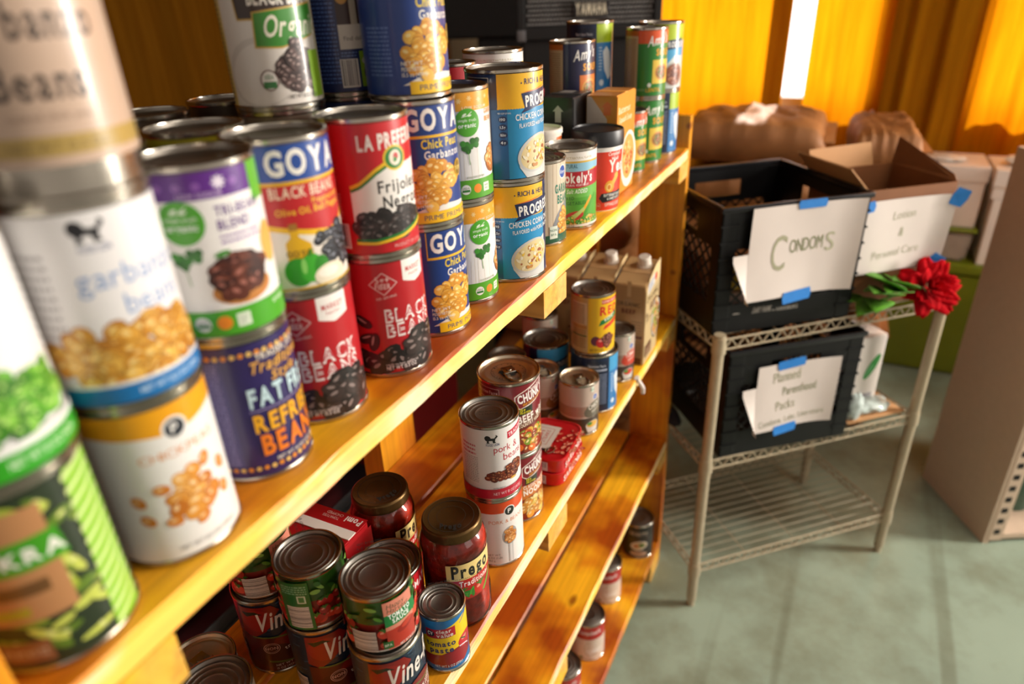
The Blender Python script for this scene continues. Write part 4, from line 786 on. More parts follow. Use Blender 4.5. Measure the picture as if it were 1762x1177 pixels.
can(V(a_plain, '#c9b8a0', '#8a1c1c'), 'low can with maroon pull tab at the lower left', -.240, .203, Z, .0375, .05, pull=True, group='cans at the near end of the second shelf')
can(V(a_plain, '#c9b8a0', '#a88a5a'), 'can nearest the camera at the bottom edge of the photo', -.163, .163, Z, .0375, .098, group='cans at the near end of the second shelf')
G = 'single-serve soup cans'
can(a_ksoup, 'grey-brown noodle soup can with pull tab at the front edge', -.0464, .8545, Z, .0348, .1016, G, pull=True)
can(V(a_ksoup, '#8a5a2a', 'CREAM', 'OF MUSHROOM'), 'brown soup can with pull tab behind the front one', -.1190, .8560, Z, .0345, .1016, G, pull=True)
can(V(a_ksoup, '#c8402a', 'TOMATO', 'BISQUE'), 'red-swoosh tomato soup can beside the broth cartons', -.0420, 1.0505, Z, .034, .104, G)
can(V(a_ksoup, '#b88a7a', 'CREAM', 'SOUP'), 'pale striped soup can deep behind the blue can', -.205, 1.05, Z, .036, .112, G)
G = 'blue soup cans on the second shelf'
can(V(a_progside, '#3f9fd4'), 'blue soup can under the yellow kidney bean can', -.0500, .9400, Z, RP, HP, G, 22)
can(V(a_progred, '#3f9fd4'), 'blue soup can deep on the second shelf left of the kidney beans', -.1440, .9390, Z, RP, HP, G)
can(a_redkid, 'yellow and red kidney bean can stacked on a blue can', -.0531, .9390, Z+HP, .0390, H, turn=-3)
can(a_camp, 'red soup can half hidden by the wooden batten', -.185, .860, Z, .034, .1016+.012)
# jars
GLJ = bpy.data.materials.new('jar_glass'); GLJ.use_nodes = True; nt = GLJ.node_tree; nt.nodes.remove(nt.nodes['Principled BSDF'])
tr = nt.nodes.new('ShaderNodeBsdfTransparent'); tr.inputs[0].default_value = (.96, .95, .93, 1); gl = nt.nodes.new('ShaderNodeBsdfGlossy'); gl.inputs['Roughness'].default_value = .06; fr = nt.nodes.new('ShaderNodeFresnel'); fr.inputs[0].default_value = 1.5; ms = nt.nodes.new('ShaderNodeMixShader')
nt.links.new(fr.outputs[0], ms.inputs[0]); nt.links.new(tr.outputs[0], ms.inputs[1]); nt.links.new(gl.outputs[0], ms.inputs[2]); nt.links.new(ms.outputs[0], nt.nodes['Material Output'].inputs[0])
SAUCE = mat('tomato_sauce', '#a8280c', .45, 0, .45, 120, .6)
BRASS = mat('bronze_jar_lid', '#5a4220', .36, .75, .12, 30)
def a_prego():
    a = Art(); a.P([(-10, 50), (-10, 104), (58, 104), (58, 50)], '#a8170f').R(-10, 82, 58, 106, '#f0d488').T('Prego', -4, 86, 18, '#16120e', 'l', 2, w=54).R(-10, 68, 58, 82, '#c21a12').T('Traditional', 4, 71.6, 8, '#f6ece2', 'l', 1, w=44).T('ITALIAN SAUCE', 0, 83, 2, '#5a4a20', 'l', 0, w=34)
    TOMS(a, 8, 60, 8, '#b8180e'); TOMS(a, 32, 60, 9, '#c8240f')
    for i in range(7): a.E(12+i*1.4, 58+i % 3*2, 6, 2, ('#2f7a1e', '#4a9a2c')[i % 2], -60+i*25)
    a.P([(34, 52), (38, 51), (56, 72), (54, 76)], '#6aa82e'); return a
def l_prego(): a = Art(); a.T('Prego', 0, -22, 8, '#1a120a', 'c', 2, w=26, arc=.012).ring(0, 0, 27, 27, .6, '#2c1e0c').ring(0, 0, 17, 17, .4, '#2c1e0c'); return a
def jar(label, x, y, turn=0, dz=0):
    t = thing('sauce_jar', label, 'jar', (x, y, Z), face_angle(x, y)+radians(turn), 'pasta sauce jars')
    pr = [(0, .001), (.034, 0), (.0395, .004), (.0405, .010), (.0405, .040), (.0393, .044), (.0393, .110), (.0402, .113), (.0398, .119), (.037, .127), (.0325, .132), (.0315, .134), (.0315, .140)]
    bm = BM(); lathe(bm, pr, 56); from_bm('glass', bm, GLJ, t, 60)
    bm = BM(); lathe(bm, [(0, .004)]+[(max(0, r-.0022), z+.001) for r, z in pr[1:-2]]+[(0, .131)], 56); from_bm('sauce', bm, SAUCE, t, 60)
    add_mesh('label', wrap('label', a_prego(), .0395), t)
    bm = BM(); lathe(bm, [(.0318, .1335), (.0352, .1335), (.0358, .1352), (.0352, .137), (.0352, .1435), (.0345, .146), (.033, .147), (.0315, .1462), (.027, .1462), (.0255, .1452), (0, .1452)], 56); l = from_bm('lid', bm, BRASS, t, 45)
    add_mesh('lid_print', flat('lid_print', l_prego(), (0, 0, .1464), (0, 1, 0), (-1, 0, 0)), l)
jar('pasta sauce jar at the front edge beside the tomato paste can', -.0405, .4215, -4)
jar('pasta sauce jar behind, partly under the top shelf', -.1475, .4290, 30)
# red tomato carton
a1 = Art(); a1.R(1, 1, 76, 128, '#b3131c').R(1, 40, 76, 52, '#e8e2dc').T('chopped', 8, 20, 7, '#f0d8d4', 'l', 0)
a2 = Art(); a2.R(1, 1, 60, 128, '#e9e2da').P([(1, 128), (60, 128), (60, 100), (30, 100)], '#b3131c').R(34, 80, 46, 90, '#2a2422').X(10, 70, 50, 78, '#c05a5a', 2, 2)
a3 = Art(); a3.R(0, 0, 80, 58, '#b8141c').R(0, 22, 80, 33, '#e8e0d8').T('Pomi', 76, 54, 9, '#f4eee6', 'l', 2, w=24, rot=180).T('CHOPPED', 48, 54, 4, '#f0cfc8', 'l', 0, w=24, rot=180).T('TOMATOES', 46, 48, 4, '#f0cfc8', 'l', 0, w=24, rot=180).T('06 29 2022', 60, 30, 4, '#6a5a50', 'l', 0, w=26, rot=180)
carton('tomato_carton', 'red and white chopped tomato carton behind the sauce cans', 'carton', -.214, -.133, .327, .383, Z, .136, 'b3131c', a1, a2, a3, seam='#e6ded6')
# sardine tins
def tin(label, z, rz):
    t = thing('fish_tin', label, 'tin', (-.050, .735, z), rz, 'red fish tins'); w, d, r = .040, .054, .020
    def ring_(bm, k, zz): return [bm.verts.new(((w-r)*sx+(r-k)*cos(a), (d-r)*sy+(r-k)*sin(a), zz)) for sx, sy, a0 in ((1, 1, 0), (-1, 1, 90), (-1, -1, 180), (1, -1, 270)) for a in [radians(a0+i*15) for i in range(7)]]
    RED = mat('red_tin_print', '#c3121b', .35, .1, .06, 40, coat=.4)
    bm = BM(); prof = [(.002, 0), (0, .002), (0, .020), (-.001, .0215), (-.001, .0245), (.001, .0252), (.002, .0238)]; rg = [ring_(bm, k, zz) for k, zz in prof]
    for A, B in zip(rg, rg[1:]):
        for i in range(28): bm.faces.new((A[i], A[(i+1) % 28], B[(i+1) % 28], B[i]))
    bm.faces.new(rg[0][::-1]); from_bm('tin_body', bm, RED, t, 40)
    bm = BM(); A = ring_(bm, .002, .0236); bm.faces.new(A); l = from_bm('lid', bm, mat('red_tin_lid', '#b8161c', .3, .3, .1, 30), t)
    a = Art(); a.B(0, 0, 33, 47, 90, 2.6, ['#d8503a', '#b8281c', '#e88a6a'], '#8a1010', '#f4c0a8', 4, rect=True).R(-34, -8, 34, 32, '#d2c8bc').R(-34, -8, -28, 32, '#2a2624').L([(-18, 0), (26, 0), (26, 24), (-18, 24), (-18, 0)], .8, '#b8262a').T('FISH', 4, 14, 6, '#b8262a', 'c', 0, w=30).T('STEAKS', 4, 5, 6, '#b8262a', 'c', 0, w=34)
    add_mesh('lid_print', flat('lid_print', a, (0, 0, .0238), (0, 1, 0), (-1, 0, 0), GLOSS), l)
    bm = BM(); path(bm, [(.012, -.040, .0255), (.018, -.034, .026), (.018, -.026, .026), (.010, -.024, .0258), (.004, -.030, .0256), (.006, -.038, .0256), (.012, -.040, .0255)], .0011); from_bm('pull_tab', bm, TIN, l, 40)
    a = Art(); a.R(-18, 3, 16, 19, '#e9e2da').bars(-16, 7, 14, 18, seed=3).R(-18, 3, 6, 7, '#e8c01c'); add_mesh('side_print', flat('side_print', a, (0, -d-.0002, 0), (1, 0, 0), (0, 0, 1), GLOSS), t)
    a = Art(); a.T('SARDINES', -40, 5, 10, '#f2e0d8', 'l', 2, w=78); add_mesh('side_print', flat('side_print', a, (w+.0002, 0, 0), (0, 1, 0), (0, 0, 1), GLOSS), t)
tin('red oval fish tin with the other one on top of it', Z, 0)
tin('upper red oval fish tin with pull ring beside the soup can', Z+.0252, .05)
# broth cartons
def broth(label, x0):
    a1 = Art(); a1.R(1, 2, 61, 170, '#b08a5a').T('ORGANIC', 6, 128, 8, '#4a3420', 'l', 1, w=48).T('BEEF', 16, 112, 9, '#6a2c20', 'l', 2, w=30).R(40, 60, 60, 66, '#5a2018').X(36, 14, 58, 100, '#7a5c3a', 14, 3).R(44, 2, 60, 16, '#5a2418').R(26, 148, 34, 180, '#c9a878')
    a2 = Art(); a2.R(1, 2, 95, 160, '#d8bd8c').P([(12, 150), (12, 172), (56, 184), (56, 160)], '#e4e2e0').T('College', 16, 164, 8, '#5a6a9a', 'l', 1, w=34, rot=14).T('Kitchen', 16, 154, 8, '#5a6a9a', 'l', 1, w=34, rot=14).E(66, 172, 9, 8, '#d83a2c')
    a2.T('ORGANIC', 6, 134, 13, '#4a3018', 'l', 1, w=84).T('BEEF', 30, 112, 15, '#5a2418', 'l', 2, w=50).E(10, 108, 6, 5, '#4a1a14').T('BROTH', 8, 92, 9, '#5a3a20', 'l', 0, w=34).E(78, 78, 32, 46, '#1f1a16').E(78, 78, 29, 43, '#d8d2c8').B(78, 80, 23, 36, 60, 6, ['#e8962a', '#6aa82e', '#c8602a', '#e8c890', '#8a4a2a'], '#5a3a1c', '#f4e0b0', 4, 1.2).R(6, 14, 50, 40, '#5a2418').X(10, 18, 46, 36, '#d8b890', 4, 2)
    t = carton('broth_carton', label, 'carton', x0, x0+.063, 1.104, 1.2, Z, .195, 'b89566', a1, None, None, .022, 'beef broth cartons', (.008, .02))
    bm = BM(); q = [(-.0475, .002), (.0475, .002), (.0475, .2), (.012, .196), (-.012, .186), (-.030, .180), (-.036, .168), (-.0475, .164)]
    A = [bm.verts.new((.0317, y, z)) for y, z in q]; B = [bm.verts.new((.0331, y, z)) for y, z in q]
    bm.faces.new(A[::-1]); bm.faces.new(B)
    for i in range(8): bm.faces.new((A[i], A[(i+1) % 8], B[(i+1) % 8], B[i]))
    bmesh.ops.recalc_face_normals(bm, faces=bm.faces); from_bm('front_panel', bm, mat('carton_front_tan', '#d8bd8c', .42, 0, .03), t)
    add_mesh('front_print', flat('front_print', a2, (.0332, -.048, 0), (0, 1, 0), (0, 0, 1), GLOSS), t)
broth('tan beef broth carton nearest the shelf edge with its picture side showing', -.068)
broth('tan beef broth carton in the middle of the three', -.137)
broth('tan beef broth carton deepest under the top shelf', -.206)
# --- bottom shelf
Z4 = SZ[3]; G = 'big red and white soup cans on the bottom shelf'
can(a_dark, 'dark soup can in the far corner of the bottom shelf', -.0470, 1.3170, Z4, .0405, H)
can(a_campbig, 'red and white soup can next to the dark one on the bottom shelf', -.0768, 1.1333, Z4, .0395, H, G)
can(a_campbig, 'red and white soup can second from the dark one on the bottom shelf', -.0610, .9605, Z4, .0395, H, G)
can(a_campbig, 'red and white soup can at the bottom edge of the photo', -.0640, .815, Z4, .0395, H, G)

# ------------------------------------------------------------------ wire rack
IV = mat('ivory_coated_wire', '#a89a80', .42, .1, .06, 40)
RA = .744; RX, RY = .118, 1.262; RW, RD = .595, .325; ZT, ZM, ZL = -.375, -.694, -1.020
RM = Matrix.Translation((RX, RY, 0)) @ Matrix.Rotation(RA, 4, 'Z')
def onrack(u, v, z=0): return RM @ Vector((u, v, z))
rack = thing('wire_rack', 'ivory wire rack with three shelves on the green floor', 'rack', (RX, RY, 0), RA)
for i, (u, v) in enumerate(((0, 0), (RW, 0), (RW, RD), (0, RD))):
    bm = BM(); tube(bm, (u, v, FZ+.02), (u, v, ZT+.012), .0125, 20)
    o = from_bm('post', bm, IV, rack, 40)
    bm = BM(); tube(bm, (u, v, FZ), (u, v, FZ+.022), .010, 14, .0085); from_bm('foot', bm, IV, o, 40)
    for z in (ZT, ZM, ZL):
        bm = BM(); tube(bm, (u, v, z-.032), (u, v, z+.006), .0155, 18, .0145); from_bm('collar', bm, IV, o, 40)
for z in (ZT, ZM, ZL):
    bm = BM(); e = .0024; g = .014
    for a, b in (((g, 0), (RW-g, 0)), ((g, RD), (RW-g, RD)), ((0, g), (0, RD-g)), ((RW, g), (RW, RD-g))):
        for dz in (-.003, -.027): tube(bm, (*a, z+dz), (*b, z+dz), e, 7)
        L = math.hypot(b[0]-a[0], b[1]-a[1]); n = int(L/.03)
        for k in range(n):
            p = [Vector((a[0]+(b[0]-a[0])*t/n, a[1]+(b[1]-a[1])*t/n, 0)) for t in (k, k+.5, k+1)]
            tube(bm, (p[0].x, p[0].y, z-.027), (p[1].x, p[1].y, z-.003), .0019, 5); tube(bm, (p[1].x, p[1].y, z-.003), (p[2].x, p[2].y, z-.027), .0019, 5)
    for k in range(1, 13): v = RD*k/13; tube(bm, (.0, v, z-.003), (RW, v, z-.003), .0009, 5)
    for k in (1, 2, 3): tube(bm, (RW*k/4, 0, z-.006), (RW*k/4, RD, z-.006), .0015, 6)
    from_bm('wire_shelf', bm, IV, rack)

# ------------------------------------------------------------------ milk crates
def crate(label, x, y, rz, z, W=.334, Hc=.282):
    t = thing('milk_crate', label, 'crate', (x, y, z), rz, 'black milk crates'); th = .006; m = BLK
    bm = BM()
    for sx in (0, 1):
        for sy in (0, 1):
            a, b = sx*W, sy*W; cx = .036
            x0, x1 = (a, a+cx) if sx == 0 else (a-cx, a); y0, y1 = (b, b+th) if sy == 0 else (b-th, b); box(bm, (x0, y0, .0), (x1, y1, Hc-.012), .002)
            x0, x1 = (a, a+th) if sx == 0 else (a-th, a); y0, y1 = (b, b+cx) if sy == 0 else (b-cx, b); box(bm, (x0, y0, 0), (x1, y1, Hc-.012), .002)
            for k in range(7):
                zz = .03+k*.035; e = .0025
                box(bm, (a-e if sx == 0 else a-cx-.004, b-e if sy == 0 else b-.004, zz), (a+cx+.004 if sx == 0 else a+e, b+.004 if sy == 0 else b+e, zz+.004))
    box(bm, (.004, .004, .002), (W-.004, W-.004, .008))
    from_bm('shell', bm, m, t)
    bm = BM(); k = .005
    for lo, hi in (((-k, -k), (W+k, .004)), ((-k, W-.004), (W+k, W+k)), ((-k, .004), (.004, W-.004)), ((W-.004, .004), (W+k, W-.004))): box(bm, (*lo, Hc-.012), (*hi, Hc), .003)
    from_bm('rim', bm, mat('black_plastic_rim', '#18181b', .28, 0, .3, 60), t, 40)
    for s in range(4):
        bm = BM(); R4 = Matrix.Translation((W/2, W/2, 0)) @ Matrix.Rotation(s*pi/2, 4, 'Z') @ Matrix.Translation((-W/2, -W/2, 0))
        box(bm, (.03, .001, 0), (W-.03, .006, .066), .001, 0, R4)
        # upper band with an oval hand hole
        hw, hz0, hz1 = .062, .205, .243
        box(bm, (.03, .001, .19), (W-.03, .006, hz0), 0, 0, R4); box(bm, (.03, .001, hz1), (W-.03, .006, Hc-.012), 0, 0, R4)
        box(bm, (.03, .001, hz0), (W/2-hw, .006, hz1), 0, 0, R4); box(bm, (W/2+hw, .001, hz0), (W-.03, .006, hz1), 0, 0, R4)
        x0, x1, z0, z1 = .034, W-.034, .064, .192
        for sg in (1, -1):
            for q in range(-6, 16):
                a = x0+q*.032; pts = []
                for zz in (z0, z1):
                    xx = a+(zz-z0)*1.0 if sg > 0 else a+(z1-zz)*1.0; pts.append((xx, zz))
                (xa, za), (xb, zb) = pts
                def cl(xa, za, xb, zb):
                    for lim, hi in ((x0, 0), (x1, 1)):
                        f = (xb-xa) or 1e-9
                        if (xa < lim) != hi and not (not hi and xa >= lim) and not (hi and xa <= lim): za += (lim-xa)/f*(zb-za); xa = lim
                        if (not hi and xb < lim) or (hi and xb > lim): zb = za+(lim-xa)/f*(zb-za) if xb != xa else zb; xb = lim
                    return xa, za, xb, zb
                if max(xa, xb) <= x0 or min(xa, xb) >= x1: continue
                if xa < x0: za += (x0-xa)/(xb-xa)*(zb-za); xa = x0
                elif xa > x1: za += (x1-xa)/(xb-xa)*(zb-za); xa = x1
                if xb < x0: zb = za+(x0-xa)/(xb-xa)*(zb-za); xb = x0
                elif xb > x1: zb = za+(x1-xa)/(xb-xa)*(zb-za); xb = x1
                if abs(xb-xa)+abs(zb-za) > .004: tube(bm, R4 @ Vector((xa, .0035, za)), R4 @ Vector((xb, .0035, zb)), .0027, 5)
        from_bm('lattice_side', bm, m, t)
    return t
CRX, CRY, CRA = .0975, 1.2745, .679
cr1 = crate('open black milk crate standing on the top shelf of the wire rack', CRX, CRY, CRA, ZT-.0005)
a = Art(); a.T('DAIRY FARMS', 92, 40, 13, '#b8b2a8', 'l', 1, w=44, sh=.2).T('HARRISBURG', 150, 38, 8, '#b8b2a8', 'l', 1, w=52, rot=1).R(46, 43, 62, 45, '#b8b2a8').R(139, 40, 146, 42, '#b8b2a8')
add_mesh('moulded_lettering', flat('moulded_lettering', a, (0, .0005, 0), (1, 0, 0), (0, 0, 1)), cr1)
C2X, C2Y, C2A = .142, 1.286, .686
crate('black milk crate on the middle wire shelf under the other crate', C2X, C2Y, C2A, ZM)
# things inside the crates
CM = Matrix.Translation((CRX, CRY, ZT)) @ Matrix.Rotation(CRA, 4, 'Z')
def cloth_box(name, label, cat, lo, hi, m, mtx, bev=.004, group=None, parent=None):
    c = mtx @ Vector(((lo[0]+hi[0])/2, (lo[1]+hi[1])/2, lo[2])); bm = BM(); box(bm, (-(hi[0]-lo[0])/2, -(hi[1]-lo[1])/2, 0), ((hi[0]-lo[0])/2, (hi[1]-lo[1])/2, hi[2]-lo[2]), bev)
    o = from_bm(name, bm, m, None, 30); o.location = c; o.rotation_euler = (0, 0, mtx.to_euler().z); return tag(o, label, cat, group)
YEL = mat('yellow_packet', '#e0b010', .4); PNK = mat('pale_packet', '#c9a898', .5, 0, .2, 60); BRN = mat('brown_card', '#7a4a24', .75, 0, .08, 20); TANC = mat('tan_cardboard', '#b98a5c', .75, 0, .06, 15)
cloth_box('yellow_packet', 'yellow packet seen through the lattice of the top crate', 'packet', (.04, .02, .09), (.10, .06, .15), YEL, CM)
cloth_box('pale_packet', 'pale packet under the yellow one inside the top crate', 'packet', (.03, .02, .011), (.13, .10, .085), PNK, CM)
cloth_box('brown_box', 'brown carton lying inside the top crate', 'box', (.03, .12, .011), (.2, .3, .13), BRN, CM)

# ------------------------------------------------------------------ taped paper signs
TAPE = mat('blue_masking_tape', '#1f78c8', .6, 0, .06, 60)
def sign(label, org, du, dv, w, h, text, tapes, curl=(0, 0), fold=None, skew=0):
    """sheet of paper with handwriting; org = lower left corner, tapes = (u, v, width, height, tilt)"""
    org = Vector(org); du = Vector(du).normalized(); dv = Vector(dv).normalized(); n = du.cross(dv)
    t = thing('paper_sign', label, 'sign', org)
    def S(u, v, o=0):
        x = u/w; y = v/h; d = curl[0]*(max(0, x-.75)/.25)**2+curl[1]*(1-y)**2*max(0, .6-x)/.6+.0015*sin(7*x+2*y)
        return du*(u+skew*(h-v))+dv*v+n*(.0015+d+o)
    bm = BM(); nx, ny = 24, 20; vv = [[bm.verts.new(S(w*i/nx, h*j/ny)) for i in range(nx+1)] for j in range(ny+1)]
    for j in range(ny):
        for i in range(nx): bm.faces.new((vv[j][i], vv[j][i+1], vv[j+1][i+1], vv[j+1][i]))
    o = from_bm('sheet', bm, WHITEP, t, 180)
    if fold:   # folded-back flap of a second sheet at the left
        bm = BM(); f0, f1 = fold; pr = []
        for j in range(9):
            y = f0+(f1-f0)*j/8; wd = .036*min(1, j/7); pr.append((bm.verts.new(S(.001, y, -.0005)), bm.verts.new(S(-wd, y, .004+.012*(1-j/8)))))
        for A, B in zip(pr, pr[1:]): bm.faces.new((A[1], A[0], B[0], B[1]))
        from_bm('folded_edge', bm, WHITEP, t, 180)
    ar = Art()
    for (s, u, v, cap, wd, rot, col) in text: ar.T(s, u, v, cap, col, 'l', 3 if cap < 20 else 0, w=wd, rot=rot)
    me = ar.mesh('handwriting', lambda u, v, o_: S(u/1000, v/1000, .0006+o_/1000), lambda u, v: n, MATTE); add_mesh('handwriting', me, t)
    for u, v, tw, tt, rot in tapes:
        bm = BM(); c, s = cos(radians(rot)), sin(radians(rot)); A = []
        for dz in (.0011, .0016):
            A.append([bm.verts.new(S(u+x*c-y*s, v+x*s+y*c, dz)) for x, y in ((-tw/2, -tt/2), (tw/2, -tt/2), (tw/2+.003, 0), (tw/2, tt/2), (-tw/2, tt/2), (-tw/2-.003, .002))])
        bm.faces.new(A[1]); bm.faces.new(A[0][::-1])
        for i in range(6): bm.faces.new((A[0][i], A[0][(i+1) % 6], A[1][(i+1) % 6], A[1][i]))
        bmesh.ops.recalc_face_normals(bm, faces=bm.faces); from_bm('tape_strip', bm, TAPE, t)
    return t
INK = '#b3b294'; INK2 = '#888d64'
f1 = Vector((cos(CRA), sin(CRA), 0)); n1 = Vector((sin(CRA), -cos(CRA), 0)); o1 = Vector((CRX, CRY, ZT))
sign('white paper sign with one handwritten word taped to the top crate', o1+f1*.058+n1*.0112+Vector((0, 0, .078)), f1, (0, 0, 1), .252, .199,
     [('C', 52, 62, 74, 40, 0, INK), ('ONDOM', 95, 96, 28, 78, 3, INK2), ('S', 178, 92, 40, 24, 3, INK)], [(.132, .197, .058, .018, 1), (.128, -.002, .066, .026, 4)], (.010, .012), (.0, .105), -.02)
f2 = Vector((cos(C2A), sin(C2A), 0)); n2 = Vector((sin(C2A), -cos(C2A), 0)); o2 = Vector((C2X, C2Y, ZM))
sign('white paper sign with four handwritten lines taped to the lower crate', o2+f2*.070+n2*.0045+Vector((0, 0, .062)), f2, (0, 0, 1), .205, .172,
     [('Planned', 42, 124, 26, 70, 4, INK), ('Parenthood', 70, 88, 22, 86, 4, INK2), ('Packs', 56, 50, 24, 52, 4, INK), ('Condoms, Lube, Literature', 14, 12, 16, 172, 4, INK2)], [(.082, .170, .064, .022, 6), (.086, -.002, .058, .024, 3)], (.006, .010), (.0, .12))

# ------------------------------------------------------------------ cardboard box with sign, beside the top crate
BM_ = Matrix.Translation((.353, 1.520, ZT)) @ Matrix.Rotation(.69, 4, 'Z')
t = thing('cardboard_box', 'open brown cardboard box with raised flaps beside the top crate', 'box', BM_.translation, .69)
bw, bd, bh = .222, .20, .272; bm = BM()
for lo, hi in (((0, 0, 0), (bw, bd, .004)), ((0, 0, 0), (bw, .004, bh)), ((0, bd-.004, 0), (bw, bd, bh)), ((0, .004, 0), (.004, bd-.004, bh)), ((bw-.004, .004, 0), (bw, bd-.004, bh))): box(bm, lo, hi)
from_bm('box_body', bm, BRN, t)
def flap(nm, p, m):
    bm = BM(); A = [bm.verts.new(q) for q in p]; nrm = (A[1].co-A[0].co).cross(A[3].co-A[0].co).normalized()*.003; B = [bm.verts.new(q.co+nrm) for q in A]
    bm.faces.new(A[::-1]); bm.faces.new(B)
    for i in range(4): bm.faces.new((A[i], A[(i+1) % 4], B[(i+1) % 4], B[i]))
    bmesh.ops.recalc_face_normals(bm, faces=bm.faces); from_bm(nm, bm, m, t)
flap('flap', [(0, bd, bh), (0, .0, bh), (-.045, .01, bh+.05), (-.045, bd, bh+.05)], TANC)
flap('flap', [(bw-.004, .0, bh), (bw-.004, bd, bh), (bw+.004, bd, bh+.062), (bw+.004, .02, bh+.012)], BRN)
flap('flap', [(bw*.75, bd, bh), (.0, bd, bh), (0, bd+.02, bh+.045), (bw*.75, bd+.02, bh+.05)], TANC)
B3 = BM_.to_3x3(); fx = B3 @ Vector((1, 0, 0)); fn = B3 @ Vector((0, -1, 0))
sign('white paper sign with three faint handwritten lines on the cardboard box', BM_.translation+fx*.0+fn*.003+Vector((0, 0, .085)), fx, Vector((0, 0, 1)), .215, .165,
     [('Lotion', 74, 118, 19, 56, 4, INK), ('&', 98, 80, 20, 13, 0, INK), ('Personal Care', 40, 32, 18, 122, 4, INK)], [(.003, .154, .024, .024, 8), (.216, .158, .026, .038, -20), (.206, .012, .026, .032, -30)], (.012, .004), None, -.06)

# ------------------------------------------------------------------ artificial rose lying at the rack corner
ROSE = mat('red_rose_cloth', '#a80410', .9, 0, .25, 80, spec=.08); LEAFM = mat('green_leaf_cloth', '#4f8a14', .6, 0, .3, 50)
rc = onrack(.508, -.032, ZT+.056)
t = thing('artificial_rose', 'red cloth rose with green leaves lying on the corner of the rack', 'flower', rc)
rn = random.Random(7); bm = BM()
axis = Vector((.5, -.62, .6)).normalized(); q = axis.to_track_quat('Z', 'Y').to_matrix()
for lay, (rad, cnt, tilt, sz) in enumerate(((.008, 3, 10, .022), (.018, 5, 25, .029), (.029, 6, 45, .034), (.040, 7, 66, .039), (.046, 7, 88, .041))):
    for i in range(cnt):
        a = 2*pi*i/cnt+lay*.6+rn.uniform(-.2, .2); tl = radians(tilt+rn.uniform(-9, 9)); g = []
        for v in range(6):
            for u in range(7):
                s = (u/6-.5)*2; w = sz*sin(pi*min(1, .28+.62*v/5)); rr = rad*.35+v/5*sz*1.25*sin(tl)+.004*(v/5)**2; zz = v/5*sz*1.3*cos(tl)-.006*lay*.5+.0035*sin(5*s+i)*v/5
                ang = a+s*w/(rr+.012)*.75
                g.append(bm.verts.new(q @ Vector(((rr+.003*s*s)*cos(ang), (rr+.003*s*s)*sin(ang), zz))))
        for v in range(5):
            for u in range(6): bm.faces.new((g[v*7+u], g[v*7+u+1], g[v*7+u+8], g[v*7+u+7]))
o = from_bm('bloom', bm, ROSE, t, 60); sm = o.modifiers.new('thickness', 'SOLIDIFY'); sm.thickness = .0012
bm = BM(); d = Vector((-cos(RA)*.98, -sin(RA)*.85, -.06)); pts = [d*(.012+k*.03)+Vector((0, .012, -.012+.004*sin(k))) for k in range(7)]; path(bm, pts, .003, 7); from_bm('stem', bm, LEAFM, t, 40)
for i in range(9):
    b = pts[min(6, 1+i//2)]; bm = BM(); an = RA+pi+rn.uniform(-1.1, 1.1); el = rn.uniform(.05, .7); L = rn.uniform(.08, .125); D = Vector((cos(an)*cos(el), sin(an)*cos(el), sin(el))); S_ = D.cross(Vector((0, 0, 1))).normalized(); U = S_.cross(D); g = []
    for v in range(8):
        w = L*.30*sin(pi*(v/7)**.8); c = b+D*(L*v/7)-U*.014*(v/7)**2
        g.append([bm.verts.new(c-S_*w+U*w*.25), bm.verts.new(c-U*.002), bm.verts.new(c+S_*w+U*w*.25)])
    for A, B in zip(g, g[1:]):
        for k in (0, 1): bm.faces.new((A[k], A[k+1], B[k+1], B[k]))
    bmesh.ops.remove_doubles(bm, verts=bm.verts, dist=1e-5); o = from_bm('leaf', bm, LEAFM, t, 180); o.modifiers.new('thickness', 'SOLIDIFY').thickness = .0009

# ------------------------------------------------------------------ things on the middle rack shelf
WM = Matrix.Translation(onrack(.455, .10, ZM)) @ Matrix.Rotation(RA, 4, 'Z')
t = thing('wipes_pack', 'white package with green leaf print standing on the middle wire shelf', 'package', WM.translation, RA)
bm = BM(); box(bm, (-.05, -.045, .0), (.062, .045, .215), .009); from_bm('package_body', bm, mat('white_film', '#e2d8d0', .3, 0, .03, 12), t, 40)
a = Art(); a.E(30, 128, 38, 12, '#3fa04a', 62, 24).E(-24, 138, 20, 9, '#2f8a3c', 100).E(22, 118, 20, 4, '#7ac284', 62).R(-40, 30, 46, 52, '#b9b4b8').T('WIPES', -30, 36, 10, '#5a5a66', 'l', 1, w=60); add_mesh('leaf_print', flat('leaf_print', a, (0, -.0452, 0), (1, 0, 0), (0, 0, 1)), t)
bm = BM(); rn = random.Random(1)
for k in range(5): box(bm, (-.085+k*.004, -.03, .20+k*.005), (-.02+k*.006, .02, .2035+k*.005), .001)
CLR = mat('clear_plastic_wrap', '#b8c4c0', .12, 0, .3, 60, .4)
tag(from_bm('leaflets', bm, WHITEP, None, 0, WM.translation+Vector((0, -.0, .012))), 'stack of white leaflets leaning behind the leaf-printed package', 'leaflets').rotation_euler = (0, 0, RA)
def crumple(name, label, cat, loc, sc, m, seed, disp=.25, rz=0, group=None, sub=3):
    bm = BM(); bmesh.ops.create_icosphere(bm, subdivisions=sub, radius=1); rn = random.Random(seed); ph = [Vector((rn.uniform(-3, 3), rn.uniform(-3, 3), rn.uniform(-3, 3))) for _ in range(7)]
    for v in bm.verts:
        d = sum(abs(sin(v.co.dot(p)*1.6+i))-.6 for i, p in enumerate(ph))/7; v.co *= 1+disp*d*2; v.co = Vector((v.co.x*sc[0], v.co.y*sc[1], max(-.9, v.co.z)*sc[2]+.9*sc[2]))
    o = from_bm(name, bm, m, None, 35); o.location = loc; o.rotation_euler = (0, 0, rz); return tag(o, label, cat, group)
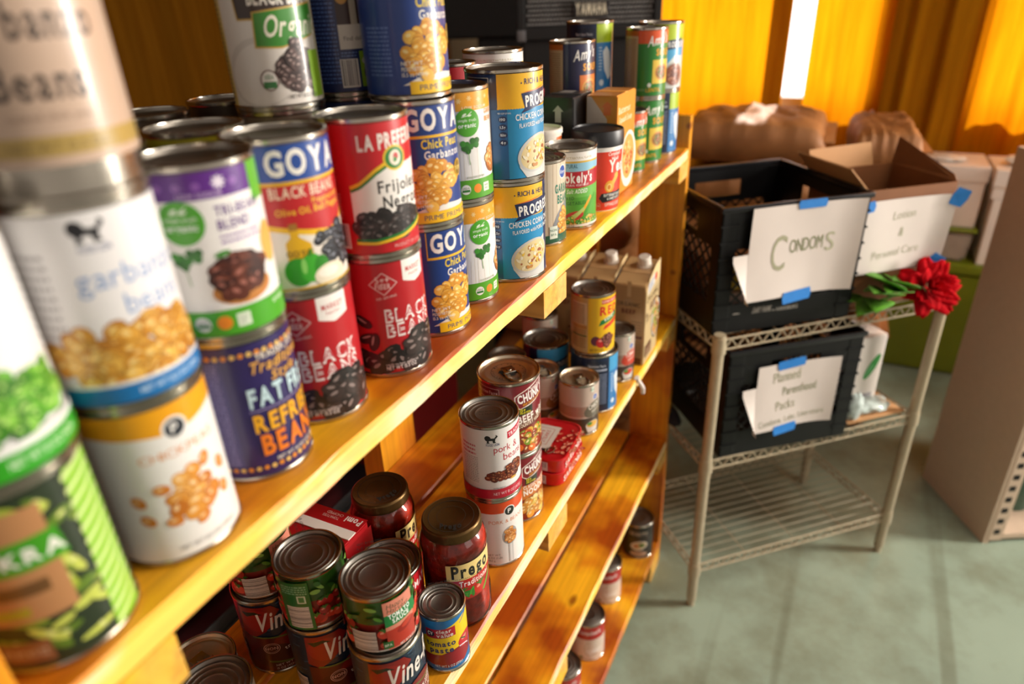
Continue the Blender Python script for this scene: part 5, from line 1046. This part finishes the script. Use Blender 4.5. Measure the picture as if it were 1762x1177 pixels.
cloth_box('cardboard_sheet', 'flat brown cardboard lying on the middle wire shelf right of the crate', 'cardboard', (.40, .012, 0), (.575, .2, .006), TANC, Matrix.Translation((0, 0, ZM)) @ RM, .001)
crumple('plastic_bag', 'clear crumpled plastic wrapping with green and blue print on the cardboard', 'bag', onrack(.49, .045, ZM+.0065), (.055, .03, .018), CLR, 3, .35, RA)
crumple('plastic_bag', 'clear crumpled plastic bag in front of the leaf-printed package', 'bag', onrack(.425, .022, ZM+.0065), (.022, .015, .04), CLR, 8, .3, RA)
crumple('dark_cloth', 'dark blue cloth bundle at the left end of the middle wire shelf', 'cloth', onrack(.0, .2, ZM), (.022, .07, .02), mat('dark_blue_cloth', '#22242c', .9, 0, .3, 40), 5, .2, RA)

# ------------------------------------------------------------------ paper sacks behind
KRAFT = mat('brown_kraft_paper', '#a06a3c', .6, 0, .22, 9, .9)
def sack_mesh(seed, w, d, h):
    bm = BM(); n, m2 = 30, 20; rn = random.Random(seed); ph = [(rn.uniform(6, 26), rn.uniform(6, 26), rn.uniform(0, 6)) for _ in range(6)]; T = []; Bt = []
    for side, L in ((1, T), (-1, Bt)):
        for j in range(m2+1):
            row = []
            for i in range(n+1):
                x, y = i/n*2-1, j/m2*2-1; e = max(0, (1-abs(x)**6)*(1-abs(y)**6))**.35
                z = h/2+side*(h/2*e); 
                if 0 < i < n and 0 < j < m2: z += side*e*sum(.0075*(1-abs(sin(a*x*.5+b*y*.35+c+1.5*sin(3*x+2*y+c))))**2 for a, b, c in ph)*(1 if side > 0 else .3)
                k = 1-.05*(1-abs(y)) if abs(x) == 1 else 1
                row.append(bm.verts.new((x*w/2*(1-.03*sin(9*y)*(abs(x) == 1)), y*d/2, max(0, z))))
            L.append(row)
    mz = max(v.co.z for v in bm.verts)
    for v in bm.verts: v.co.z *= h/mz
    for L, fl in ((T, 0), (Bt, 1)):
        for A, B in zip(L, L[1:]):
            for i in range(n): q = (A[i], A[i+1], B[i+1], B[i]); bm.faces.new(q[::-1] if fl else q)
    bmesh.ops.remove_doubles(bm, verts=bm.verts, dist=1e-5); bmesh.ops.recalc_face_normals(bm, faces=bm.faces); return bm
G = 'brown paper sacks in the pile'
hs = .150; n = 0
for col_, (x, y, rz, w, d, top, cnt) in enumerate(((-.01, 2.36, .03, .44, .40, -.062, 7), (.385, 2.47, .08, .19, .42, -.098, 7))):
    base_h = (top-FZ)/cnt-.0006
    for k in range(cnt):
        o = from_bm('paper_sack', sack_mesh(k+col_*10, w, d, base_h), KRAFT, None, 60); rr = random.Random(k+col_*7)
        o.location = (x+rr.uniform(-.012, .012), y+rr.uniform(-.012, .012), FZ+k*(base_h+.0006)); o.rotation_euler = (0, 0, rz+rr.uniform(-.04, .04))
        lb = '%s brown paper sack from the floor in the %s column by the window' % (('first', 'second', 'third', 'fourth', 'fifth', 'sixth', 'topmost')[k], ('wide left', 'narrow right')[col_])
        tag(o, lb, 'sack', G)
        bm = BM(); box(bm, (w/2-.004, -d*.44, base_h/2-.003), (w/2+.028, d*.44, base_h/2+.003), .002); from_bm('stitched_end', bm, KRAFT, o)
# more sacks glimpsed between the shelf planks
for k in range(7):
    o = from_bm('paper_sack', sack_mesh(40+k, .42, .38, .1364), KRAFT, None, 60); o.location = (-.395+.01*(k % 2), 1.745-.008*(k % 3), FZ+k*.137); o.rotation_euler = (0, 0, .06*(k % 3))
    tag(o, '%s brown paper sack from the floor behind the shelving unit' % ('first', 'second', 'third', 'fourth', 'fifth', 'sixth', 'topmost')[k], 'sack', 'brown paper sacks behind the shelving unit')

# ------------------------------------------------------------------ amplifier and dark gear behind the top shelf
AM = Matrix.Translation((-.665, 1.955, .165)) @ Matrix.Rotation(.36, 4, 'Z')
t = thing('guitar_amplifier', 'black amplifier with silver lettered badge behind the top shelf cans', 'amplifier', AM.translation, .36)
aw, ad, ah = .425, .24, .46; bm = BM(); box(bm, (0, .012, 0), (aw, ad, ah), .006); box(bm, (0, 0, 0), (aw, .02, .035), .004); box(bm, (0, 0, ah-.035), (aw, .02, ah), .004); box(bm, (0, 0, .03), (.022, .02, ah-.03), .003); box(bm, (aw-.022, 0, .03), (aw, .02, ah-.03), .003)
VIN = mat('black_vinyl_cover', '#121112', .5, 0, .3, 200, .4); from_bm('cabinet', bm, VIN, t)
bm = BM(); box(bm, (.022, .008, .035), (aw-.022, .0115, ah-.035)); g = from_bm('grille', bm, mat('grille_backing', '#0d0d0e', .7), t)
bm = BM()   # rows of round studs across the grille
for j in range(22):
    z = .043+j*.0125
    for i in range(38):
        x = .030+i*.0099+(.005 if j % 2 else 0)
        if x > aw-.028: continue
        bmesh.ops.create_icosphere(bm, subdivisions=1, radius=.0044, matrix=Matrix.Translation((x, .0075, z)) @ Matrix.Scale(.55, 4, (0, 1, 0)))
from_bm('grille_studs', bm, mat('grey_grille_stud', '#8a8684', .4, .3, .2, 50), g, 60)
bm = BM(); box(bm, (.168, -.004, .058), (.272, .008, .103), .003); b = from_bm('badge', bm, mat('badge_dark', '#2a2628', .4), t)
a = Art(); a.T('YAMAHA', 5, 8, 30, '#fff4d8', 'l', 2, w=94); add_mesh('badge_letters', flat('badge_letters', a, (.168, -.0043, .058), (1, 0, 0), (0, 0, 1), GLOSS), b)
for x in (0, aw):
    for z in (0, ah):
        bm = BM(); box(bm, (x-.003 if x == 0 else x-.024, -.003, z-.003 if z == 0 else z-.03), (x+.024 if x == 0 else x+.003, .03, z+.03 if z == 0 else z+.003), .005); from_bm('corner_guard', bm, mat('grey_corner_guard', '#6a686a', .4, .2), t, 40)
bm = BM(); box(bm, (0, .02, 0), (.39, .235, .165-FZ-.0005), .006); o = from_bm('speaker_cabinet', bm, VIN); o.location = AM @ Vector((.012, 0, 0)) - Vector((0, 0, .165-FZ)); o.rotation_euler = (0, 0, .36)
tag(o, 'tall dark cabinet standing under the amplifier', 'cabinet')
t = thing('stage_speaker', 'plain black speaker box left of the amplifier', 'speaker', (-1.22, 2.20, FZ), .30)
bm = BM(); box(bm, (.24, .06, 0), (.52, .24, 1.312), .008); from_bm('stand', bm, VIN, t); bm = BM(); box(bm, (0, -.012, 1.3125), (.61, .26, 1.86), .008); s = from_bm('cabinet', bm, VIN, t)
# dark trunk and red tubs behind the planks
def tub(name, label, cat, x0, x1, y0, y1, z0, z1, m, lid=None):
    t = thing(name, label, cat, ((x0+x1)/2, (y0+y1)/2, z0)); w, d, h = (x1-x0)/2, (y1-y0)/2, z1-z0; bm = BM(); k = .93
    vs = [bm.verts.new(p) for p in ((-w*k, -d*k, 0), (w*k, -d*k, 0), (w*k, d*k, 0), (-w*k, d*k, 0), (-w, -d, h*.93), (w, -d, h*.93), (w, d, h*.93), (-w, d, h*.93))]
    for f in ((3, 2, 1, 0), (0, 1, 5, 4), (1, 2, 6, 5), (2, 3, 7, 6), (3, 0, 4, 7), (4, 5, 6, 7)): bm.faces.new([vs[i] for i in f])
    bmesh.ops.bevel(bm, geom=list(bm.edges), offset=.012, segments=2, affect='EDGES'); from_bm('tub_body', bm, m, t, 40)
    bm = BM(); box(bm, (-w-.008, -d-.008, h*.925), (w+.008, d+.008, h), .006); from_bm('lid', bm, lid or m, t, 40); return t
REDP = mat('red_plastic', '#e0101c', .45, 0, .1, 10); DRED = mat('dark_red_plastic', '#7a0a12', .5, 0, .1, 10)
tub('storage_chest', 'black storage chest on the floor behind the near end of the shelving unit', 'chest', -1.0, -.60, -.1, .93, FZ, -.695, BLK)
tub('storage_tub', 'red storage tub standing on the black chest behind the shelving unit', 'tub', -.98, -.62, -.05, .9, -.6945, -.2, REDP)
tub('storage_tub', 'dark red tall tub on the floor behind the middle of the shelving unit', 'tub', -.95, -.60, .98, 1.37, FZ, -.25, DRED)

# ------------------------------------------------------------------ right side: totes, white boxes, bookcase
OLV = mat('olive_green_plastic', '#6f7a12', .42, 0, .12, 6); GRY = mat('grey_card', '#a89c90', .7); WBX = mat('white_box_card', '#f0e6de', .7, 0, .03, 8)
tub('storage_tote', 'large olive green tote on the floor behind the wire rack', 'tote', .36, .96, 2.84, 3.12, FZ, -.69, OLV)
tub('storage_tote', 'small grey tote with green lid on the big olive tote', 'tote', .46, .76, 2.86, 3.1, -.689, -.56, GRY, OLV)
t = thing('white_box', 'white cardboard box with hand slot on the olive tote at the far right', 'box', (.875, 2.95, -.689), .02); bm = BM(); box(bm, (-.09, -.09, 0), (.12, .14, .25), .004); from_bm('box_body', bm, WBX, t); a = Art(); a.R(-20, 150, 40, 172, '#6a5236'); add_mesh('hand_slot', flat('hand_slot', a, (0, -.0902, 0), (1, 0, 0), (0, 0, 1)), t)
t = thing('white_box', 'wide white lidded box on the grey tote under the window curtain', 'box', (.70, 2.99, -.559), .0); bm = BM(); box(bm, (-.17, -.10, 0), (.055, .13, .17), .003); from_bm('box_body', bm, WBX, t); bm = BM(); box(bm, (-.175, -.105, .170), (.06, .135, .226), .003); from_bm('lid', bm, WBX, t)
t = thing('white_box', 'white lidded box on top of the hand-slot box at the far right', 'box', (.875, 2.95, -.4385), .02); bm = BM(); box(bm, (-.10, -.09, 0), (.13, .15, .045), .003); from_bm('box_body', bm, WBX, t); bm = BM(); box(bm, (-.104, -.095, .045), (.134, .155, .106), .003); from_bm('lid', bm, WBX, t)
CLW = mat('white_plastic_bag', '#e8e2da', .25, 0, .1, 30, .3)
crumple('plastic_bag', 'bright crumpled plastic bag on the wide white box below the curtain', 'bag', (.62, 2.97, -.3325), (.07, .04, .012), CLW, 4, .3)
crumple('plastic_bag', 'bright crumpled plastic bag on the far right white box', 'bag', (.88, 2.95, -.3325), (.075, .045, .022), CLW, 6, .3)
LAM = mat('white_laminate', '#cdb59e', .5, 0, .03, 40)
BX, BY, BA = .825, 1.812, radians(117.8); bdp, bhh, bwd = .305, 1.058, .62
t = thing('bookcase', 'white laminate bookcase seen from its side at the right edge of the photo', 'bookcase', (BX, BY, FZ), BA)
# local x runs from the front edge to the back, local -y runs along the width away from the wire rack
bm = BM(); box(bm, (0, -.018, 0), (bdp, 0, bhh), .001); s = from_bm('side_panel', bm, LAM, t)
bm = BM(); box(bm, (0, -bwd, 0), (bdp, -bwd+.018, bhh), .001); from_bm('side_panel', bm, LAM, t)
for z in (0, .35, .70, bhh-.018):
    bm = BM(); box(bm, (.002, -bwd+.0182, z+(.012 if z == 0 else 0)), (bdp-.008, -.0182, z+(.03 if z == 0 else .018)), .001); from_bm('shelf_panel', bm, LAM, t)
bm = BM(); box(bm, (bdp-.007, -bwd+.0182, .012), (bdp-.001, -.0182, bhh-.001)); from_bm('back_panel', bm, LAM, t)
bm = BM(); box(bm, (-.002, -.050, .012), (-.0001, -.012, bhh))
for k in range(26): box(bm, (-.0025, -.038, .035+k*.0385), (-.0019, -.020, .052+k*.0385), 0, 1)
from_bm('peg_strip', bm, [LAM, BLK], t)
bm = BM(); bmesh.ops.create_cone(bm, cap_ends=True, segments=24, radius1=.05, radius2=.06, depth=.16, matrix=Matrix.Translation((.14, -.16, .111))); o = from_bm('green_vase', bm, mat('dark_green_glaze', '#3c5a4a', .3), None, 40); o.matrix_world = Matrix.Translation((BX, BY, FZ)) @ Matrix.Rotation(BA, 4, 'Z')
tag(o, 'dark green pot inside the lowest compartment of the bookcase', 'pot')
